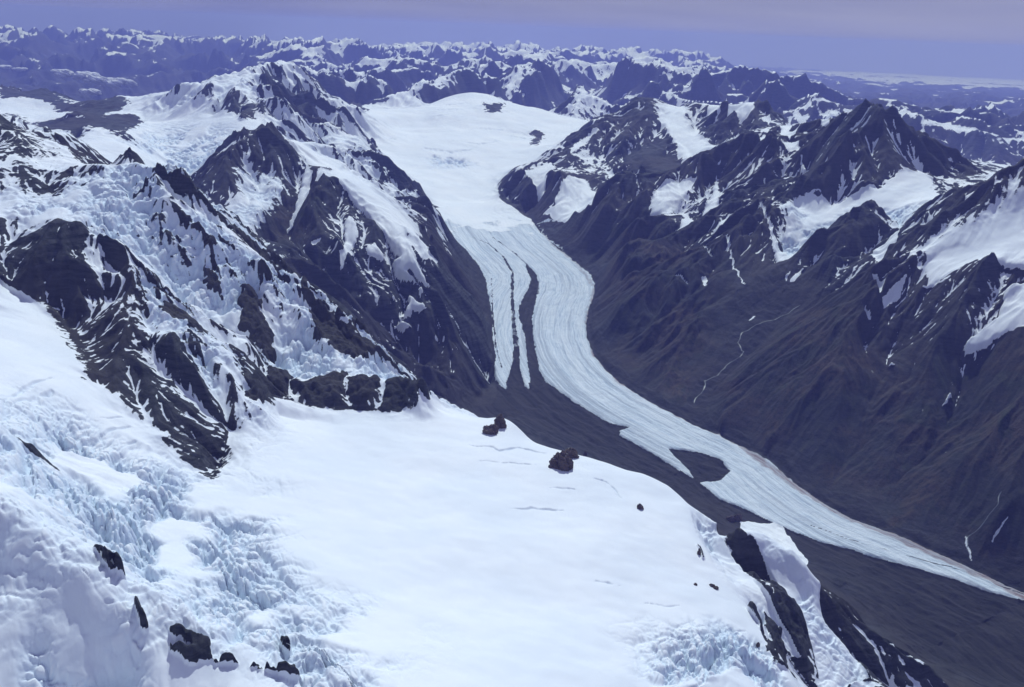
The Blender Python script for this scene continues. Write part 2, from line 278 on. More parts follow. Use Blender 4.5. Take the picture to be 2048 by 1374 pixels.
# ---------------------------------------------------------------- coarse log-polar grid, solved for height and cover
A0,A1=math.radians(-48),math.radians(48);R0,R1=900.,220000.
NA,NR=720,1080
lgR=np.concatenate([np.linspace(math.log(R0),math.log(20000),860,endpoint=False),np.linspace(math.log(20000),math.log(R1),220)])
azs=np.linspace(A0,A1,NA);rr=np.exp(lgR)
def solve():
    """harmonic surface through the control lines (log-polar is conformal, so cell shape does not matter)"""
    lin=np.linspace(math.log(R0),math.log(40000),840)   # uniform rows for solving
    NRs=len(lin);dl=lin[1]-lin[0];da=azs[1]-azs[0]
    S=np.zeros((NRs,NA,5));W=np.zeros((NRs,NA))
    def put(a,r,vals,wt=1.):
        i=(math.log(r)-lin[0])/dl;j=(a-A0)/da
        ii=int(round(i));jj=int(round(j))
        if 0<=ii<NRs and 0<=jj<NA: S[ii,jj]+=np.array(vals)*wt;W[ii,jj]+=wt
    lab=np.full((NRs,NA),-1,int);names=sorted(set(GR))
    for (c,p),g_ in zip(L,GR):
        cv=CLS[c];P=[]
        for q in p:
            if q[0]=='h': P.append((math.radians(q[1]),q[2]*1000.,q[3]))
            else: P.append(at(*q))
        X=[(r*math.sin(a),r*math.cos(a),z) for a,r,z in P]
        if len(X)==1:
            put(P[0][0],P[0][1],(P[0][2],)+cv);lab[min(max(int(round((math.log(P[0][1])-lin[0])/dl)),0),NRs-1),int(round((P[0][0]-A0)/da))]=names.index(g_);continue
        for (x0,y0,z0),(x1,y1,z1) in zip(X[:-1],X[1:]):
            n=max(2,int(math.hypot(x1-x0,y1-y0)/ (0.0018*math.hypot(x0,y0)))+1)
            for k in range(n+1):
                t=k/n;x=x0+(x1-x0)*t;y=y0+(y1-y0)*t
                a_=math.atan2(x,y);r_=math.hypot(x,y);put(a_,r_,(z0+(z1-z0)*t,)+cv)
                i_=int(round((math.log(r_)-lin[0])/dl));j_=int(round((a_-A0)/da))
                if 0<=i_<NRs and 0<=j_<NA: lab[i_,j_]=names.index(g_)
    # outer boundary
    for a in np.linspace(A0,A1,200):
        d=math.degrees(a)
        put(a,21000,(1500 if d<-14 else 1650,.9,.0,0,0));put(a,30000,(900 if d<-14 else 1500,.9,-.1,0,0));put(a,39900,(600 if d<-14 else 1400,.9,0,0,0))
    for d,r,z in ((-47,1.2,2300),(-47,2.2,2900),(-47,4,3100),(-47,7,2900),(-47,12,2300),(47,1,1900),(47,2,1500),(47,3.2,1000),(47,5,1500),(47,8,2600),(47,12,2200),(-20,.92,2500),(0,.92,2450),(20,.92,2300),(40,.92,2000),(-40,.92,2500)):
        put(math.radians(d),r*1000,(z,.6,.3 if d<0 else -.8,0,0))
    def down(S,W):
        h,w=S.shape[0]//2,S.shape[1]//2
        S2=S[:h*2,:w*2].reshape(h,2,w,2,5).sum((1,3));W2=W[:h*2,:w*2].reshape(h,2,w,2).sum((1,3));return S2,W2
    pyr=[(S,W)]
    while min(pyr[-1][1].shape)>24: pyr.append(down(*pyr[-1]))
    U=None
    for lev,(s,w) in reversed(list(enumerate(pyr))):
        m=w>0;val=np.zeros(s.shape);val[m]=s[m]/w[m][:,None]
        if U is None: U=np.broadcast_to(val[m].mean(0),s.shape).copy()
        else:
            h,wd=w.shape
            ii=np.clip((np.arange(h)-.5)/2,0,U.shape[0]-1);jj=np.clip((np.arange(wd)-.5)/2,0,U.shape[1]-1)
            i0=np.minimum(ii.astype(int),U.shape[0]-2);j0=np.minimum(jj.astype(int),U.shape[1]-2);fi=(ii-i0)[:,None,None];fj=(jj-j0)[None,:,None]
            U=(U[i0][:,j0]*(1-fj)+U[i0][:,j0+1]*fj)*(1-fi)+(U[i0+1][:,j0]*(1-fj)+U[i0+1][:,j0+1]*fj)*fi
        U[m]=val[m]
        for it in range(150 if lev>1 else 60):
            P=np.pad(U,((1,1),(1,1),(0,0)),mode='edge')
            V=.25*(P[2:,1:-1]+P[:-2,1:-1]+P[1:-1,2:]+P[1:-1,:-2])
            U=U+1.0*(V-U);U[m]=val[m]
    # soften the tent poles a little where the ground is smooth
    Z=U[...,0].copy()
    for it in range(14):
        P=np.pad(Z,1,mode='edge');V=.25*(P[2:,1:-1]+P[:-2,1:-1]+P[1:-1,2:]+P[1:-1,:-2])
        k=.85*np.clip(1.1-U[...,1]*1.6,.75 if it<5 else 0,1);Z=Z+k*(V-Z)
    U[...,0]=Z
    rng=np.random.RandomState(1)
    for it in range(900):
        if (lab>=0).all(): break
        q=lab.copy()
        for di,dj in ((1,0),(-1,0),(0,1),(0,-1)):
            sh=np.roll(lab,(di,dj),(0,1))
            if di==1: sh[0]=-1
            if di==-1: sh[-1]=-1
            if dj==1: sh[:,0]=-1
            if dj==-1: sh[:,-1]=-1
            m=(q<0)&(sh>=0); q[m]=sh[m]
        lab=q
    x=(lgR-lin[0])/dl;i0=np.clip(x.astype(int),0,NRs-2);f=np.clip(x-i0,0,1)[:,None,None]
    out=U[i0]*(1-f)+U[i0+1]*f
    return out,lab[np.clip(np.round(x).astype(int),0,NRs-1)],names
def far_height(X,Y,R,az):
    """procedural ranges beyond the mapped ground (true heights, before the earth curves away)"""
    d=np.degrees(az)
    wx=fbm(X/9000.,Y/9000.,3,5)*1300;wy=fbm(X/9000.+31,Y/9000.,3,9)*1300
    n=ridged((X+wx)/4700.,(Y+wy)/4700.,6,21,.52)*.95+.25*ridged((X-wx)/13000.,(Y+wy)/13000.,2,25,.5)
    west=smooth(-12,-16,d)*smooth(60000,30000,R)
    cloudy=smooth(11,17,d+ (R-45000)/9000.)*smooth(26000,40000,R)
    big=fbm(X/16000.,Y/16000.,2,77)
    lo=1330+120*big+150*np.exp(-(d/10.)**2); hi=1010+300*big
    wm=smooth(43000,54000,R)
    lo=lo*(1-west)+(350+250*wm)*west; hi=hi*(1-west)+(520+380*wm)*west
    lo=lo*(1-cloudy)+620*cloudy; hi=hi*(1-.25*smooth(14,19,d))*(1-.15*cloudy)
    hi=hi*(1-.35*smooth(50000,120000,R)); lo=lo*(1-.3*smooth(60000,150000,R))
    h=lo-80+hi*.98*np.where(n>1.3,1.3+.5*(n-1.3),n)
    return h
# ================================================================ fine terrain
U,LABC,LNAMES=solve()
_AZc,_RRc=np.meshgrid(azs,rr)
_Zc=U[...,0]-0; _w=smooth(17000,22000,_RRc)
_Zc=_Zc*(1-_w)+(far_height(_RRc*np.sin(_AZc),_RRc*np.cos(_AZc),_RRc,_AZc)-_RRc**2/(2*RE))*_w
_Mc=np.maximum.accumulate((_Zc-CAMH)/_RRc,axis=0)
def hit(px,py):
    """where the sight line through a photo point meets the solved ground: world x, y"""
    a,t=ray(px,py); j=(float(a)-A0)/(A1-A0)*(NA-1); j0=int(j); f=j-j0
    M=_Mc[:,j0]*(1-f)+_Mc[:,j0+1]*f
    i=int(np.searchsorted(M,float(t))); i=min(max(i,1),NR-1)
    f=(float(t)-M[i-1])/max(M[i]-M[i-1],1e-9); r=math.exp(lgR[i-1]+(lgR[i]-lgR[i-1])*min(max(f,0),1))
    return r*math.sin(a),r*math.cos(a)
# grid: fine where the photograph looks, coarser at the sides and far away
D=DETAIL
_in=np.arange(-33.5,35.5,.058/D); az=np.radians(np.concatenate([np.arange(-48,-33.5,.4/D),_in,np.arange(35.5,48,.4/D)]))
lr=[math.log(1150.)]
while math.exp(lr[-1])<218000:
    r_=math.exp(lr[-1]); s_=.0016 if r_<2700 else .00125 if r_<12500 else .0018 if r_<20000 else .003 if r_<45000 else .006
    lr.append(lr[-1]+s_/D)
lr=np.array(lr); R=np.exp(lr); nR,nA=len(lr),len(az)
def cub(f,x):
    """Catmull-Rom along axis 0 at fractional rows x"""
    n=f.shape[0]; i=np.clip(np.floor(x).astype(int),0,n-2); t=(x-i).reshape((-1,)+(1,)*(f.ndim-1)).astype(np.float32)
    a,b,c,d=f[np.clip(i-1,0,n-1)],f[i],f[i+1],f[np.clip(i+2,0,n-1)]
    return b+.5*t*(c-a+t*(2*a-5*b+4*c-d+t*(3*(b-c)+d-a)))
def up(f):
    f=f.astype(np.float32); ri=np.interp(lr,lgR,np.arange(NR)); ai=(az-A0)/(A1-A0)*(NA-1)
    g=cub(f,ri); return np.moveaxis(cub(np.moveaxis(g,1,0),ai),0,1)
Zb=up(U[...,0]); rough=np.clip(up(U[...,1]),0,1); snow=up(U[...,2]); icy=np.clip(up(U[...,3]),0,1); veg=np.clip(up(U[...,4]),0,1)
AZ=az[None,:]; RC=R[:,None]; X=(RC*np.sin(AZ)).astype(np.float64); Y=(RC*np.cos(AZ)).astype(np.float64); RF=np.broadcast_to(RC,X.shape)
wfar=smooth(17000,22000,RF)
r0=int(np.searchsorted(R,16900))
Zf=np.zeros_like(X); Zf[r0:]=far_height(X[r0:],Y[r0:],RF[r0:],np.broadcast_to(AZ,X.shape)[r0:])-RF[r0:]**2/(2*RE)
Z=Zb*(1-wfar)+Zf*wfar
snow=snow*(1-wfar)+wfar*.35; rough=rough*(1-wfar)+1.25*wfar; icy=icy*(1-wfar); veg=veg*(1-wfar)
print('grid',nR,nA,nR*nA)
def grad(Z):
    dr=np.gradient(Z,axis=0)/np.gradient(R)[:,None]; da=np.gradient(Z,axis=1)/(RF*np.gradient(az)[None,:])
    s,c=np.sin(AZ),np.cos(AZ); return dr*s+da*c,dr*c-da*s
def blur(f,n=1):
    for _ in range(n):
        P=np.pad(f,1,mode='edge'); f=.5*f+.125*(P[2:,1:-1]+P[:-2,1:-1]+P[1:-1,2:]+P[1:-1,:-2])
    return f
def stripes(x,y,dx,dy,lam,seed):
    """noise whose crests run along the unit direction (dx,dy): triangular profile -1..1"""
    u=x/(lam*1.35);v=y/(lam*1.35);fx=np.floor(u);fy=np.floor(v);ix=fx.astype(np.int64);iy=fy.astype(np.int64)
    uu=(u-fx).astype(np.float32);vv=(v-fy).astype(np.float32); k=np.float32(2*math.pi*1.35)
    C=np.zeros(x.shape,np.float32);S=np.zeros(x.shape,np.float32);px=-dy;py=dx;W=np.float32(1e-6)
    for i in(-1,0,1):
        for j in(-1,0,1):
            h=_hash(ix+i,iy+j,seed); h1=(h&np.uint32(1023)).astype(np.float32)/1023; h2=((h>>np.uint32(10))&np.uint32(1023)).astype(np.float32)/1023; h3=((h>>np.uint32(20))&np.uint32(1023)).astype(np.float32)/1023
            ox=uu-i-h1;oy=vv-j-h2; w=np.exp(-(ox*ox+oy*oy)*2.6)
            ph=(ox*px+oy*py)*k+h3*6.2832; C+=w*np.cos(ph);S+=w*np.sin(ph);W=W+w
    mag=np.sqrt(C*C+S*S)/W; p=np.arctan2(S,C)
    return (1-2*np.abs(p)/np.float32(math.pi))*np.clip(mag*1.6,0,1)
# ---------------------------------------------------------------- cover, mapped onto the ground
def inpoly(P,soft=1,warp=1.):
    W=np.array([hit(*p) for p in P]); x0,y0=W.min(0);x1,y1=W.max(0)
    out=np.zeros(X.shape,np.float32)
    ra=np.hypot(W[:,0],W[:,1]); aa=np.arctan2(W[:,0],W[:,1]); i0,i1=np.searchsorted(R,ra.min()*.97),np.searchsorted(R,ra.max()*1.03); j0,j1=np.searchsorted(az,aa.min()-.005),np.searchsorted(az,aa.max()+.005)
    i0=max(i0-6,0);j0=max(j0-6,0);i1+=6;j1+=6
    x=X[i0:i1,j0:j1];y=Y[i0:i1,j0:j1]
    nn=fbm(x/60,y/60,3,71); s_=np.hypot(x,y)*.0013*warp
    nn=nn+(fbm(x/22,y/22,2,73)*.4 if warp>1 else 0)
    x=x+nn*s_;y=y+fbm(x/60+9,y/60,3,72)*s_
    c=np.zeros(x.shape,bool)
    for k in range(len(W)):
        (xa,ya),(xb,yb)=W[k],W[(k+1)%len(W)]
        if abs(yb-ya)<1e-9: continue
        c^=((ya>y)!=(yb>y))&(x<(xb-xa)*(y-ya)/(yb-ya)+xa)
    out[i0:i1,j0:j1]=blur(c.astype(np.float32),soft); return out
def stroke(P,wob_=.5):
    """P: (px,py,width in px)"""
    W=[(*hit(p[0],p[1]),p[2]) for p in P]; out=np.zeros(X.shape,np.float32)
    W=[W[0]]+[w for a,b in zip(W[:-1],W[1:]) for w in (((a[0]+b[0])/2,(a[1]+b[1])/2,(a[2]+b[2])/2),b)]
    for (xa,ya,wa),(xb,yb,wb) in zip(W[:-1],W[1:]):
        ra,rb=math.hypot(xa,ya),math.hypot(xb,yb); rm=max(ra,rb); wm=max(wa,wb)/1991*rm*1.5+5
        i0,i1=max(np.searchsorted(R,min(ra,rb)-wm)-2,0),np.searchsorted(R,rm+wm)+2; a_,b_=math.atan2(xa,ya),math.atan2(xb,yb); dw=wm/min(ra,rb)
        j0,j1=max(np.searchsorted(az,min(a_,b_)-dw)-2,0),np.searchsorted(az,max(a_,b_)+dw)+2
        x=X[i0:i1,j0:j1];y=Y[i0:i1,j0:j1]; L2=(xb-xa)**2+(yb-ya)**2+1e-6
        wq=.0044*wob_*np.hypot(x,y); x=x+wq*perlin(x/60,y/60,81);y=y+wq*fbm(x/50,y/50,2,82); t=np.clip(((x-xa)*(xb-xa)+(y-ya)*(yb-ya))/L2,0,1); d=np.hypot(x-xa-(xb-xa)*t,y-ya-(yb-ya)*t)
        hw=(wa+(wb-wa)*t)/2*np.hypot(x,y)/1991; wob=1+wob_*fbm(x/120,y/120,2,80)
        out[i0:i1,j0:j1]=np.maximum(out[i0:i1,j0:j1],(1-smooth(.8,1.15,d/(hw*wob+1e-3))).astype(np.float32))
    return out
RIGHT=[(985,388),(1000,400),(1035,425),(1062,440),(1080,465),(1110,495),(1150,525),(1180,548),(1189,570),(1188,590),(1178,615),(1172,650),(1174,680),(1190,715),(1210,740),(1240,768),(1285,798),(1330,822),(1400,858),(1480,893),(1540,925),(1590,970),(1640,1005),(1700,1038),(1800,1075),(1900,1118),(1980,1158),(2060,1192),(2200,1240)]
LEFT=[(2200,1270),(2060,1207),(1980,1187),(1900,1160),(1840,1142),(1780,1127),(1700,1102),(1640,1087),(1600,1072),(1540,1047),(1480,1017),(1440,1002),(1398,968),(1440,964),(1461,945),(1440,922),(1395,907),(1335,900),(1350,916),(1378,944),(1389,961),(1350,938),(1300,907),(1238,873),(1240,864),(1262,858),(1220,850),(1150,808),(1090,765),(1078,740),(1068,690),(1063,640),(1070,600),(1076,570)]
STRIPS=[(1068,548),(1050,532),(1062,560),(1058,575),(1050,592),(1038,618),(1040,642),(1048,660),(1052,690),(1056,730),(1062,770),(1058,782),(1050,775),(1040,740),(1034,700),(1030,720),(1020,745),(1012,768),(1018,785),(1000,772),(988,745),(992,715),(985,680),(985,640),(978,600),(972,560),(955,530),(930,500),(895,470),(870,445),(850,410)]
ice=inpoly(RIGHT+LEFT+[(1076,570)]+STRIPS,1,.7)
tongue=ice.copy()
deb=np.zeros_like(ice)
for s in ([(895,460,1),(940,475,2),(975,490,2),(1005,515,4),(1025,548,6),(1024,600,7),(1027,650,9),(1033,700,13),(1031,740,18),(1022,790,28)],
          [(985,478,2),(1020,502,3),(1052,530,4),(1064,548,12),(1072,568,14),(1072,590,15)],[(983,560,2),(986,640,3),(992,700,3),(1003,740,3)],
          [(1060,770,8),(1070,790,14)],[(1600,1048,1),(1700,1085,2.5),(1780,1108,1),(1900,1140,3),(2060,1195,2)]): deb=np.maximum(deb,stroke(s,.15)*(.55+.45*smooth(-.2,.2,fbm(X/130,Y/130,2,120))))
deb=np.maximum(deb,inpoly([(1064,560),(1076,572),(1072,600),(1063,640),(1068,690),(1078,745),(1090,768),(1064,775),(1056,730),(1050,670),(1038,640),(1038,616),(1052,592),(1062,575)]))
side=stroke([(1062,442,3),(1110,497,3),(1155,530,3),(1189,575,4),(1174,640,7),(1190,715,8),(1240,770,9),(1330,822,9),(1480,893,14),(1590,975,24),(1700,1040,30),(1900,1120,36),(2060,1195,30)],.5)
ice=blur(ice,2)*(1-deb)
ice=np.maximum(ice,.8*stroke([(1075,448,5),(1110,440,6),(1180,424,7)])); ice=np.maximum(ice,.8*stroke([(1078,452,2),(1095,480,2),(1130,500,3)]))
PLUS=[[(690,430),(700,425),(712,445),(718,470),(705,490),(695,515),(682,545),(680,520),(690,500),(662,512),(670,500),(690,490),(688,460)],
[(640,340),(660,345),(668,355),(650,365),(635,378),(630,365)],[(612,330),(625,345),(620,380),(600,420),(578,450),(570,460),(590,410),(600,370)],
[(660,350),(700,345),(760,400),(800,440),(822,490),(860,560),(838,540),(800,495),(760,445),(730,410),(700,380)],
[(785,500),(815,495),(830,515),(812,520),(845,555),(830,540),(810,530),(790,515)],[(730,495),(750,480),(770,500),(765,508),(735,502)],
[(815,565),(828,580),(845,600),(855,612),(835,612),(825,600),(820,617),(806,612),(818,590)],[(788,630),(802,625),(825,640),(805,643)],[(868,665),(880,680),(872,680)],[(785,575),(792,575),(788,590)],[(835,560),(845,560),(842,585)],
[(848,455),(862,470),(868,490),(855,485)],[(620,490),(645,483),(628,498)],
[(1315,380),(1345,365),(1395,363),(1370,390),(1355,412),(1335,425),(1300,420),(1305,395)],[(1432,355),(1440,380),(1435,400),(1442,412),(1425,432),(1400,445),(1355,455),(1370,430),(1400,437),(1415,405),(1425,385)],
[(1428,456),(1460,430),(1462,436),(1455,447),(1432,458)],[(1462,416),(1500,394),(1482,412),(1463,418)],[(1525,375),(1550,352),(1580,335),(1600,340),(1590,350),(1565,362),(1535,374)],
[(1510,287),(1515,273),(1560,265),(1590,250),(1578,265),(1610,256),(1580,282),(1550,277),(1525,290)],[(1560,288),(1595,280),(1602,302),(1575,302)],[(1600,310),(1617,318),(1605,322)],
[(1635,245),(1665,232),(1660,242),(1640,252)],[(1415,225),(1455,208),(1440,222),(1418,230)],[(1455,225),(1495,201),(1506,222),(1480,240),(1475,232)],[(1515,235),(1540,240),(1540,252)],[(1460,278),(1492,282),(1478,296)],
[(1850,530),(1880,505),(1920,490),(1960,500),(2048,462),(2120,440),(2120,515),(1990,520),(1950,524),(1930,532),(1900,545),(1858,568)],
[(1935,660),(1960,640),(2000,615),(2015,565),(2060,545),(2100,650),(2040,655),(1992,662),(1980,672),(1935,680)],[(2048,418),(2000,450),(1982,442),(2020,425)],[(1925,402),(1980,362),(1968,385),(1926,413)],
[(1840,395),(1885,385),(1870,400),(1845,408)],[(1545,488),(1560,520),(1592,512),(1602,480),(1575,495)],[(1795,575),(1815,555),(1800,590),(1770,618),(1762,610)],[(1740,575),(1765,580),(1758,612)],[(1738,520),(1750,490),(1800,455),(1790,490),(1760,525)],
[(1480,1045),(1560,1050),(1615,1120),(1640,1180),(1655,1230),(1700,1290),(1740,1374),(1650,1374),(1622,1300),(1582,1200),(1532,1110),(1492,1060)],[(1390,1020),(1440,1060),(1470,1100),(1520,1190),(1560,1260),(1600,1330),(1570,1300),(1500,1215),(1440,1150),(1400,1090)],
[(1055,347),(1100,318),(1110,335),(1092,358),(1088,385),(1075,390),(1060,370),(1045,352)],[(1120,372),(1150,352),(1172,362),(1182,380),(1200,384),(1218,388),(1195,410),(1182,428),(1085,432),(1110,410),(1115,390)],[(1210,335),(1225,350),(1235,385),(1222,370)],
[(1280,255),(1300,280),(1325,300),(1345,320),(1300,285)],[(1255,360),(1290,350),(1270,368)],[(1150,290),(1185,265),(1200,262),(1170,290),(1140,305)]]
plus=np.zeros_like(ice)
for P in PLUS: plus=np.maximum(plus,inpoly(P))
for s in ([(1515,420,5),(1530,445,6),(1545,470,7),(1560,500,10)],[(1432,478,5),(1450,485,5),(1458,510,4),(1470,540,3),(1488,570,3)],[(1402,490,7),(1410,510,6),(1420,532,4)],[(1408,560,14),(1412,576,9)],[(1350,575,8),(1372,578,7)],[(1607,530,5),(1585,560,8)],[(1545,398,3),(1560,425,4)],[(1270,368,2),(1278,395,3),(1264,415,2)],[(1395,425,5),(1340,428,4)],[(1850,570,4),(1900,552,3)],[(1890,790,5),(1905,775,4)],[(1500,640,3),(1510,630,3)],[(1780,720,5),(1792,715,3)],[(1660,652,6),(1668,648,4)],
          [(1595,500,3),(1600,470,3)],[(1570,560,3),(1580,545,3)],[(1960,625,4),(1955,690,4)],[(1728,640,5),(1735,650,5)],[(1690,430,3),(1650,455,3)],[(2010,1050,2),(1985,1090,3)],[(1930,1075,3),(1945,1120,3)]): plus=np.maximum(plus,stroke(s))
MINUS=[[(1270,195),(1245,235),(1218,290),(1235,335),(1262,352),(1330,345),(1370,345),(1345,305),(1300,245)],[(1752,206),(1700,240),(1650,280),(1622,340),(1600,400),(1680,400),(1760,372),(1800,337),(1880,347),(1930,392),(1850,308),(1800,257)],
[(0,180),(60,178),(110,195),(150,212),(200,208),(240,190),(262,202),(230,225),(180,235),(140,225),(100,205),(50,195),(0,200)],[(60,250),(150,235),(170,228),(200,240),(240,228),(285,245),(255,262),(215,262),(180,255),(165,262),(150,285),(140,265),(100,262)],
[(540,700),(575,695),(580,742),(556,772),(540,752)],[(600,745),(640,730),(690,726),(692,770),(660,810),(635,815),(625,790),(600,770)],[(700,750),(755,765),(750,790),(722,818),(698,812)],[(775,770),(800,765),(830,790),(850,800),(800,822),(765,828)],
[(480,540),(512,550),(530,600),(548,640),(528,645),(500,600),(480,590)],[(618,600),(640,615),(700,672),(745,705),(722,716),(662,680),(628,640)],[(320,600),(360,605),(400,640),(412,680),(370,672),(330,640)],[(490,760),(520,780),(530,830),(500,835)],[(400,500),(430,520),(440,545),(415,530)],
[(330,1255),(370,1270),(420,1290),(428,1318),(400,1335),(340,1312)],[(545,1248),(565,1255),(585,1285),(598,1316),(570,1295)],[(1455,1050),(1475,1055),(1500,1100),(1530,1150),(1575,1210),(1605,1290),(1615,1350),(1590,1310),(1550,1240),(1520,1160),(1480,1110)],
[(965,205),(985,215),(1005,203),(1000,225),(975,228)],[(1058,290),(1072,262),(1088,268),(1075,290)],[(1530,1230),(1560,1270),(1600,1374),(1545,1330)],[(440,200),(460,180),(490,195),(480,225),(455,225)],[(480,215),(505,205),(510,240),(480,245)],[(545,130),(560,150),(540,200),(515,215),(530,170)],[(590,180),(615,190),(625,240),(600,230),(580,210)],
[(850,455),(868,470),(905,560),(890,560),(855,500),(835,470)],[(815,385),(835,390),(870,440),(855,435)],[(735,275),(750,290),(762,315),(745,305)],[(670,170),(720,200),(735,220),(700,218),(680,200)],[(1600,200),(1640,190)]]
minus=np.zeros_like(ice)
for P in MINUS: minus=np.maximum(minus,inpoly(P,1,4.))
for s in ([(195,1095,14),(225,1130,20),(252,1172,18)],[(275,1212,12),(288,1255,18)],[(432,1318,14),(480,1328,16),(520,1342,18),(590,1352,20)],[(10,852,14),(60,895,20),(115,942,12)],[(1395,1095,6),(1408,1118,5)],[(1495,1215,4),(1520,1250,10),(1545,1300,16)],
          [(415,340,8),(560,290,3)],[(660,640,6),(740,700,8),(820,745,8)],[(580,540,8),(612,590,10),(640,620,10)]): minus=np.maximum(minus,stroke(s))
_brk=smooth(-.42,-.05,fbm(X/34,Y/34,3,99)); minus=np.where(RF<2600,minus*_brk,minus)
rough=np.maximum(rough,blur(minus,2)*.75); rough=rough*(1-.6*blur(plus,2)); icy=icy*(1-blur(minus,2))
_daz=.058*math.pi/180/D
def wide(f,lam,n):
    """box-average over about lam metres, the window shrinking in cells as the cells grow"""
    i=np.arange(n)[:,None]; ka=np.clip((.3*lam/(R[:n]*_daz)).round().astype(int),1,120)[:,None]
    kr=np.clip((.3*lam/np.gradient(R)[:n]).round().astype(int),1,160)
    for _ in range(2):
        C=np.cumsum(np.pad(f[:n],((0,0),(1,0))),axis=1,dtype=np.float64); j=np.arange(nA)[None,:]
        a=np.clip(j-ka,0,nA);b=np.clip(j+ka+1,0,nA); f=(np.take_along_axis(C,b,1)-np.take_along_axis(C,a,1))/(b-a)
        C=np.cumsum(np.pad(f,((1,0),(0,0))),axis=0); a=np.clip(np.arange(n)-kr,0,n);b=np.clip(np.arange(n)+kr+1,0,n); f=(C[b]-C[a])/(b-a)[:,None]
    return f.astype(np.float32)
# domain-warped crag noise + slope-following gullies, octave by octave
cell=RF*.0011/D
wx=fbm(X/900,Y/900,3,3)*160;wy=fbm(X/900+50,Y/900,3,4)*160
gully=np.zeros(X.shape,np.float32)
relief=np.clip(rough+.15*icy,0,1)*(1-wfar*.35)*(1+.5*smooth(6000,9500,RF))
steep=np.zeros(X.shape,np.float32)
for k,(lam,amp) in enumerate(((1500,.060),(760,.100),(380,.110),(190,.105),(95,.090),(47,.075),(24,.055))):
    n=int((R<lam/.0034*D*1.3).sum())
    if n<4: continue
    n2=min(nR,n+40); gx,gy=grad(Z); gx=wide(gx,lam,n2)[:n];gy=wide(gy,lam,n2)[:n]
    sl=slice(0,n); g=np.hypot(gx,gy)+1e-5
    x=X[sl]+wx[sl]*.5;y=Y[sl]+wy[sl]*.5
    t=stripes(x,y,(-gx/g).astype(np.float32),(-gy/g).astype(np.float32),lam,100+k)
    m=smooth(.10,.6,g)/(1+(g/1.7)**3)*relief[sl]*np.clip((n-np.arange(n))/(.12*n),0,1)[:,None]
    Z[sl]+=t*(amp*lam)*m; gully[sl]+=t*m*(.9 if k>1 else .6)
gx,gy=grad(Z); gx=wide(gx,60,nR);gy=wide(gy,60,nR)
for k,(lam,amp) in enumerate(((1100,.05),(420,.055),(170,.065),(80,.065),(36,.06),(17,.05))):
    n=int((R<lam/.0034*D*1.3).sum())
    if n<2: continue
    sl=slice(0,n); t=1-2.2*np.abs(perlin((X[sl]+wx[sl])/lam,(Y[sl]+wy[sl])/lam,200+k))
    Z[sl]+=(t-.3)*(amp*lam)*relief[sl]*np.clip((n-np.arange(n))/(.12*n),0,1)[:,None]*(.4+.6*smooth(.1,.6,np.hypot(gx[sl],gy[sl])))/(1+(np.hypot(gx[sl],gy[sl])/1.5)**3)
_mb=blur(minus,3)*(RF<4300); Z+=_mb*(7+6*fbm(X/40,Y/40,3,97)+5*(1-2*np.abs(perlin(X/28,Y/28,98))))
# gentle wind-shaped undulation of snow and valley floor
n=int((R<22000).sum()); sl=slice(0,n); sm=np.clip(1-relief[sl]*1.5,0,1)
Z[sl]+=sm*np.clip(snow[sl],0,1)*(fbm(X[sl]/1500,Y[sl]/1100,3,47)*38*smooth(9500,13000,RF[sl])+fbm(X[sl]/650,Y[sl]/500,2,48)*13+fbm(X[sl]/230,Y[sl]/180,3,49)*3.5)
Z[sl]+=sm*(fbm(X[sl]/420,Y[sl]/420,3,40)*7+fbm(X[sl]/90,Y[sl]/70,2,44)*1.2)*np.clip(.5+snow[sl],.4,1)
def near_right(x,y):
    a=np.array(hit(1015,405));b=np.array(hit(1060,500)); c=np.array(hit(850,402)); d=np.array(hit(935,500))
    p=(a+c)/2;q=(b+d)/2; u=(q-p)/np.linalg.norm(q-p); return (x-p[0])*u[0]+(y-p[1])*u[1]
def blobs(lam,seed,a=.45): return fbm(X/lam,Y/lam,3,seed)*a
gx,gy=grad(Z); slope=np.hypot(gx,gy)
ch=np.zeros_like(slope); ch[:]=blur(Z,8)-Z; ch=ch/(cell*2.2)     # hollow > 0, crest < 0
hollow=np.clip(ch,-1,1)
SN=snow+.75*hollow-gully*.6*np.clip(rough,0,1)+np.clip((Z-2050)/900,-.35,.5)*.38*np.clip(rough*1.4,0,1)+fbm(X/800,Y/800,4,60)*.45+(.62-slope)*.9*np.clip(rough*1.5,0,1)
far=wfar>0
dg=np.degrees(np.broadcast_to(AZ,X.shape)); Zt=Z+RF**2/(2*RE)
fs=(Zt-1720-300*fbm(X/9000,Y/9000,2,61)-450*smooth(8,18,dg)-550*(1-smooth(-18,-12,dg)))/650+(.50-slope)*2.7+.5*hollow+blobs(900,62,1.0)-.4*gully
SN=SN*(1-wfar)+np.clip(fs,-2,2)*wfar
_pk=up((LABC==LNAMES.index('ice_peak')).astype(np.float64)); SN=SN+.55*np.clip(blur(_pk,4),0,1)*(1-wfar)+.16*(RF<6000)*np.clip(rough,0,1)
SN=np.maximum(SN*(1-plus*.8),plus*3.2-1.4) 
SN=np.where(minus>.02,SN*(1-minus)-minus*(1.0-.9*np.clip(hollow,0,1)-1.5*np.clip(-gully-.25,0,.9)*(RF>7000)+.25*fbm(X/300,Y/300,3,130)),SN)
_hr=near_right(X,Y)
SN=np.where(tongue>.5,np.clip(1.6*(1-smooth(-300,1900,_hr+500*fbm(X/350,Y/350,3,93)))-.8,-1.5,2),SN)
SN=np.clip(SN,-2,2)
deba=np.clip((-1.1-snow)/.3,0,1)*np.clip(1-rough/.35,0,1)
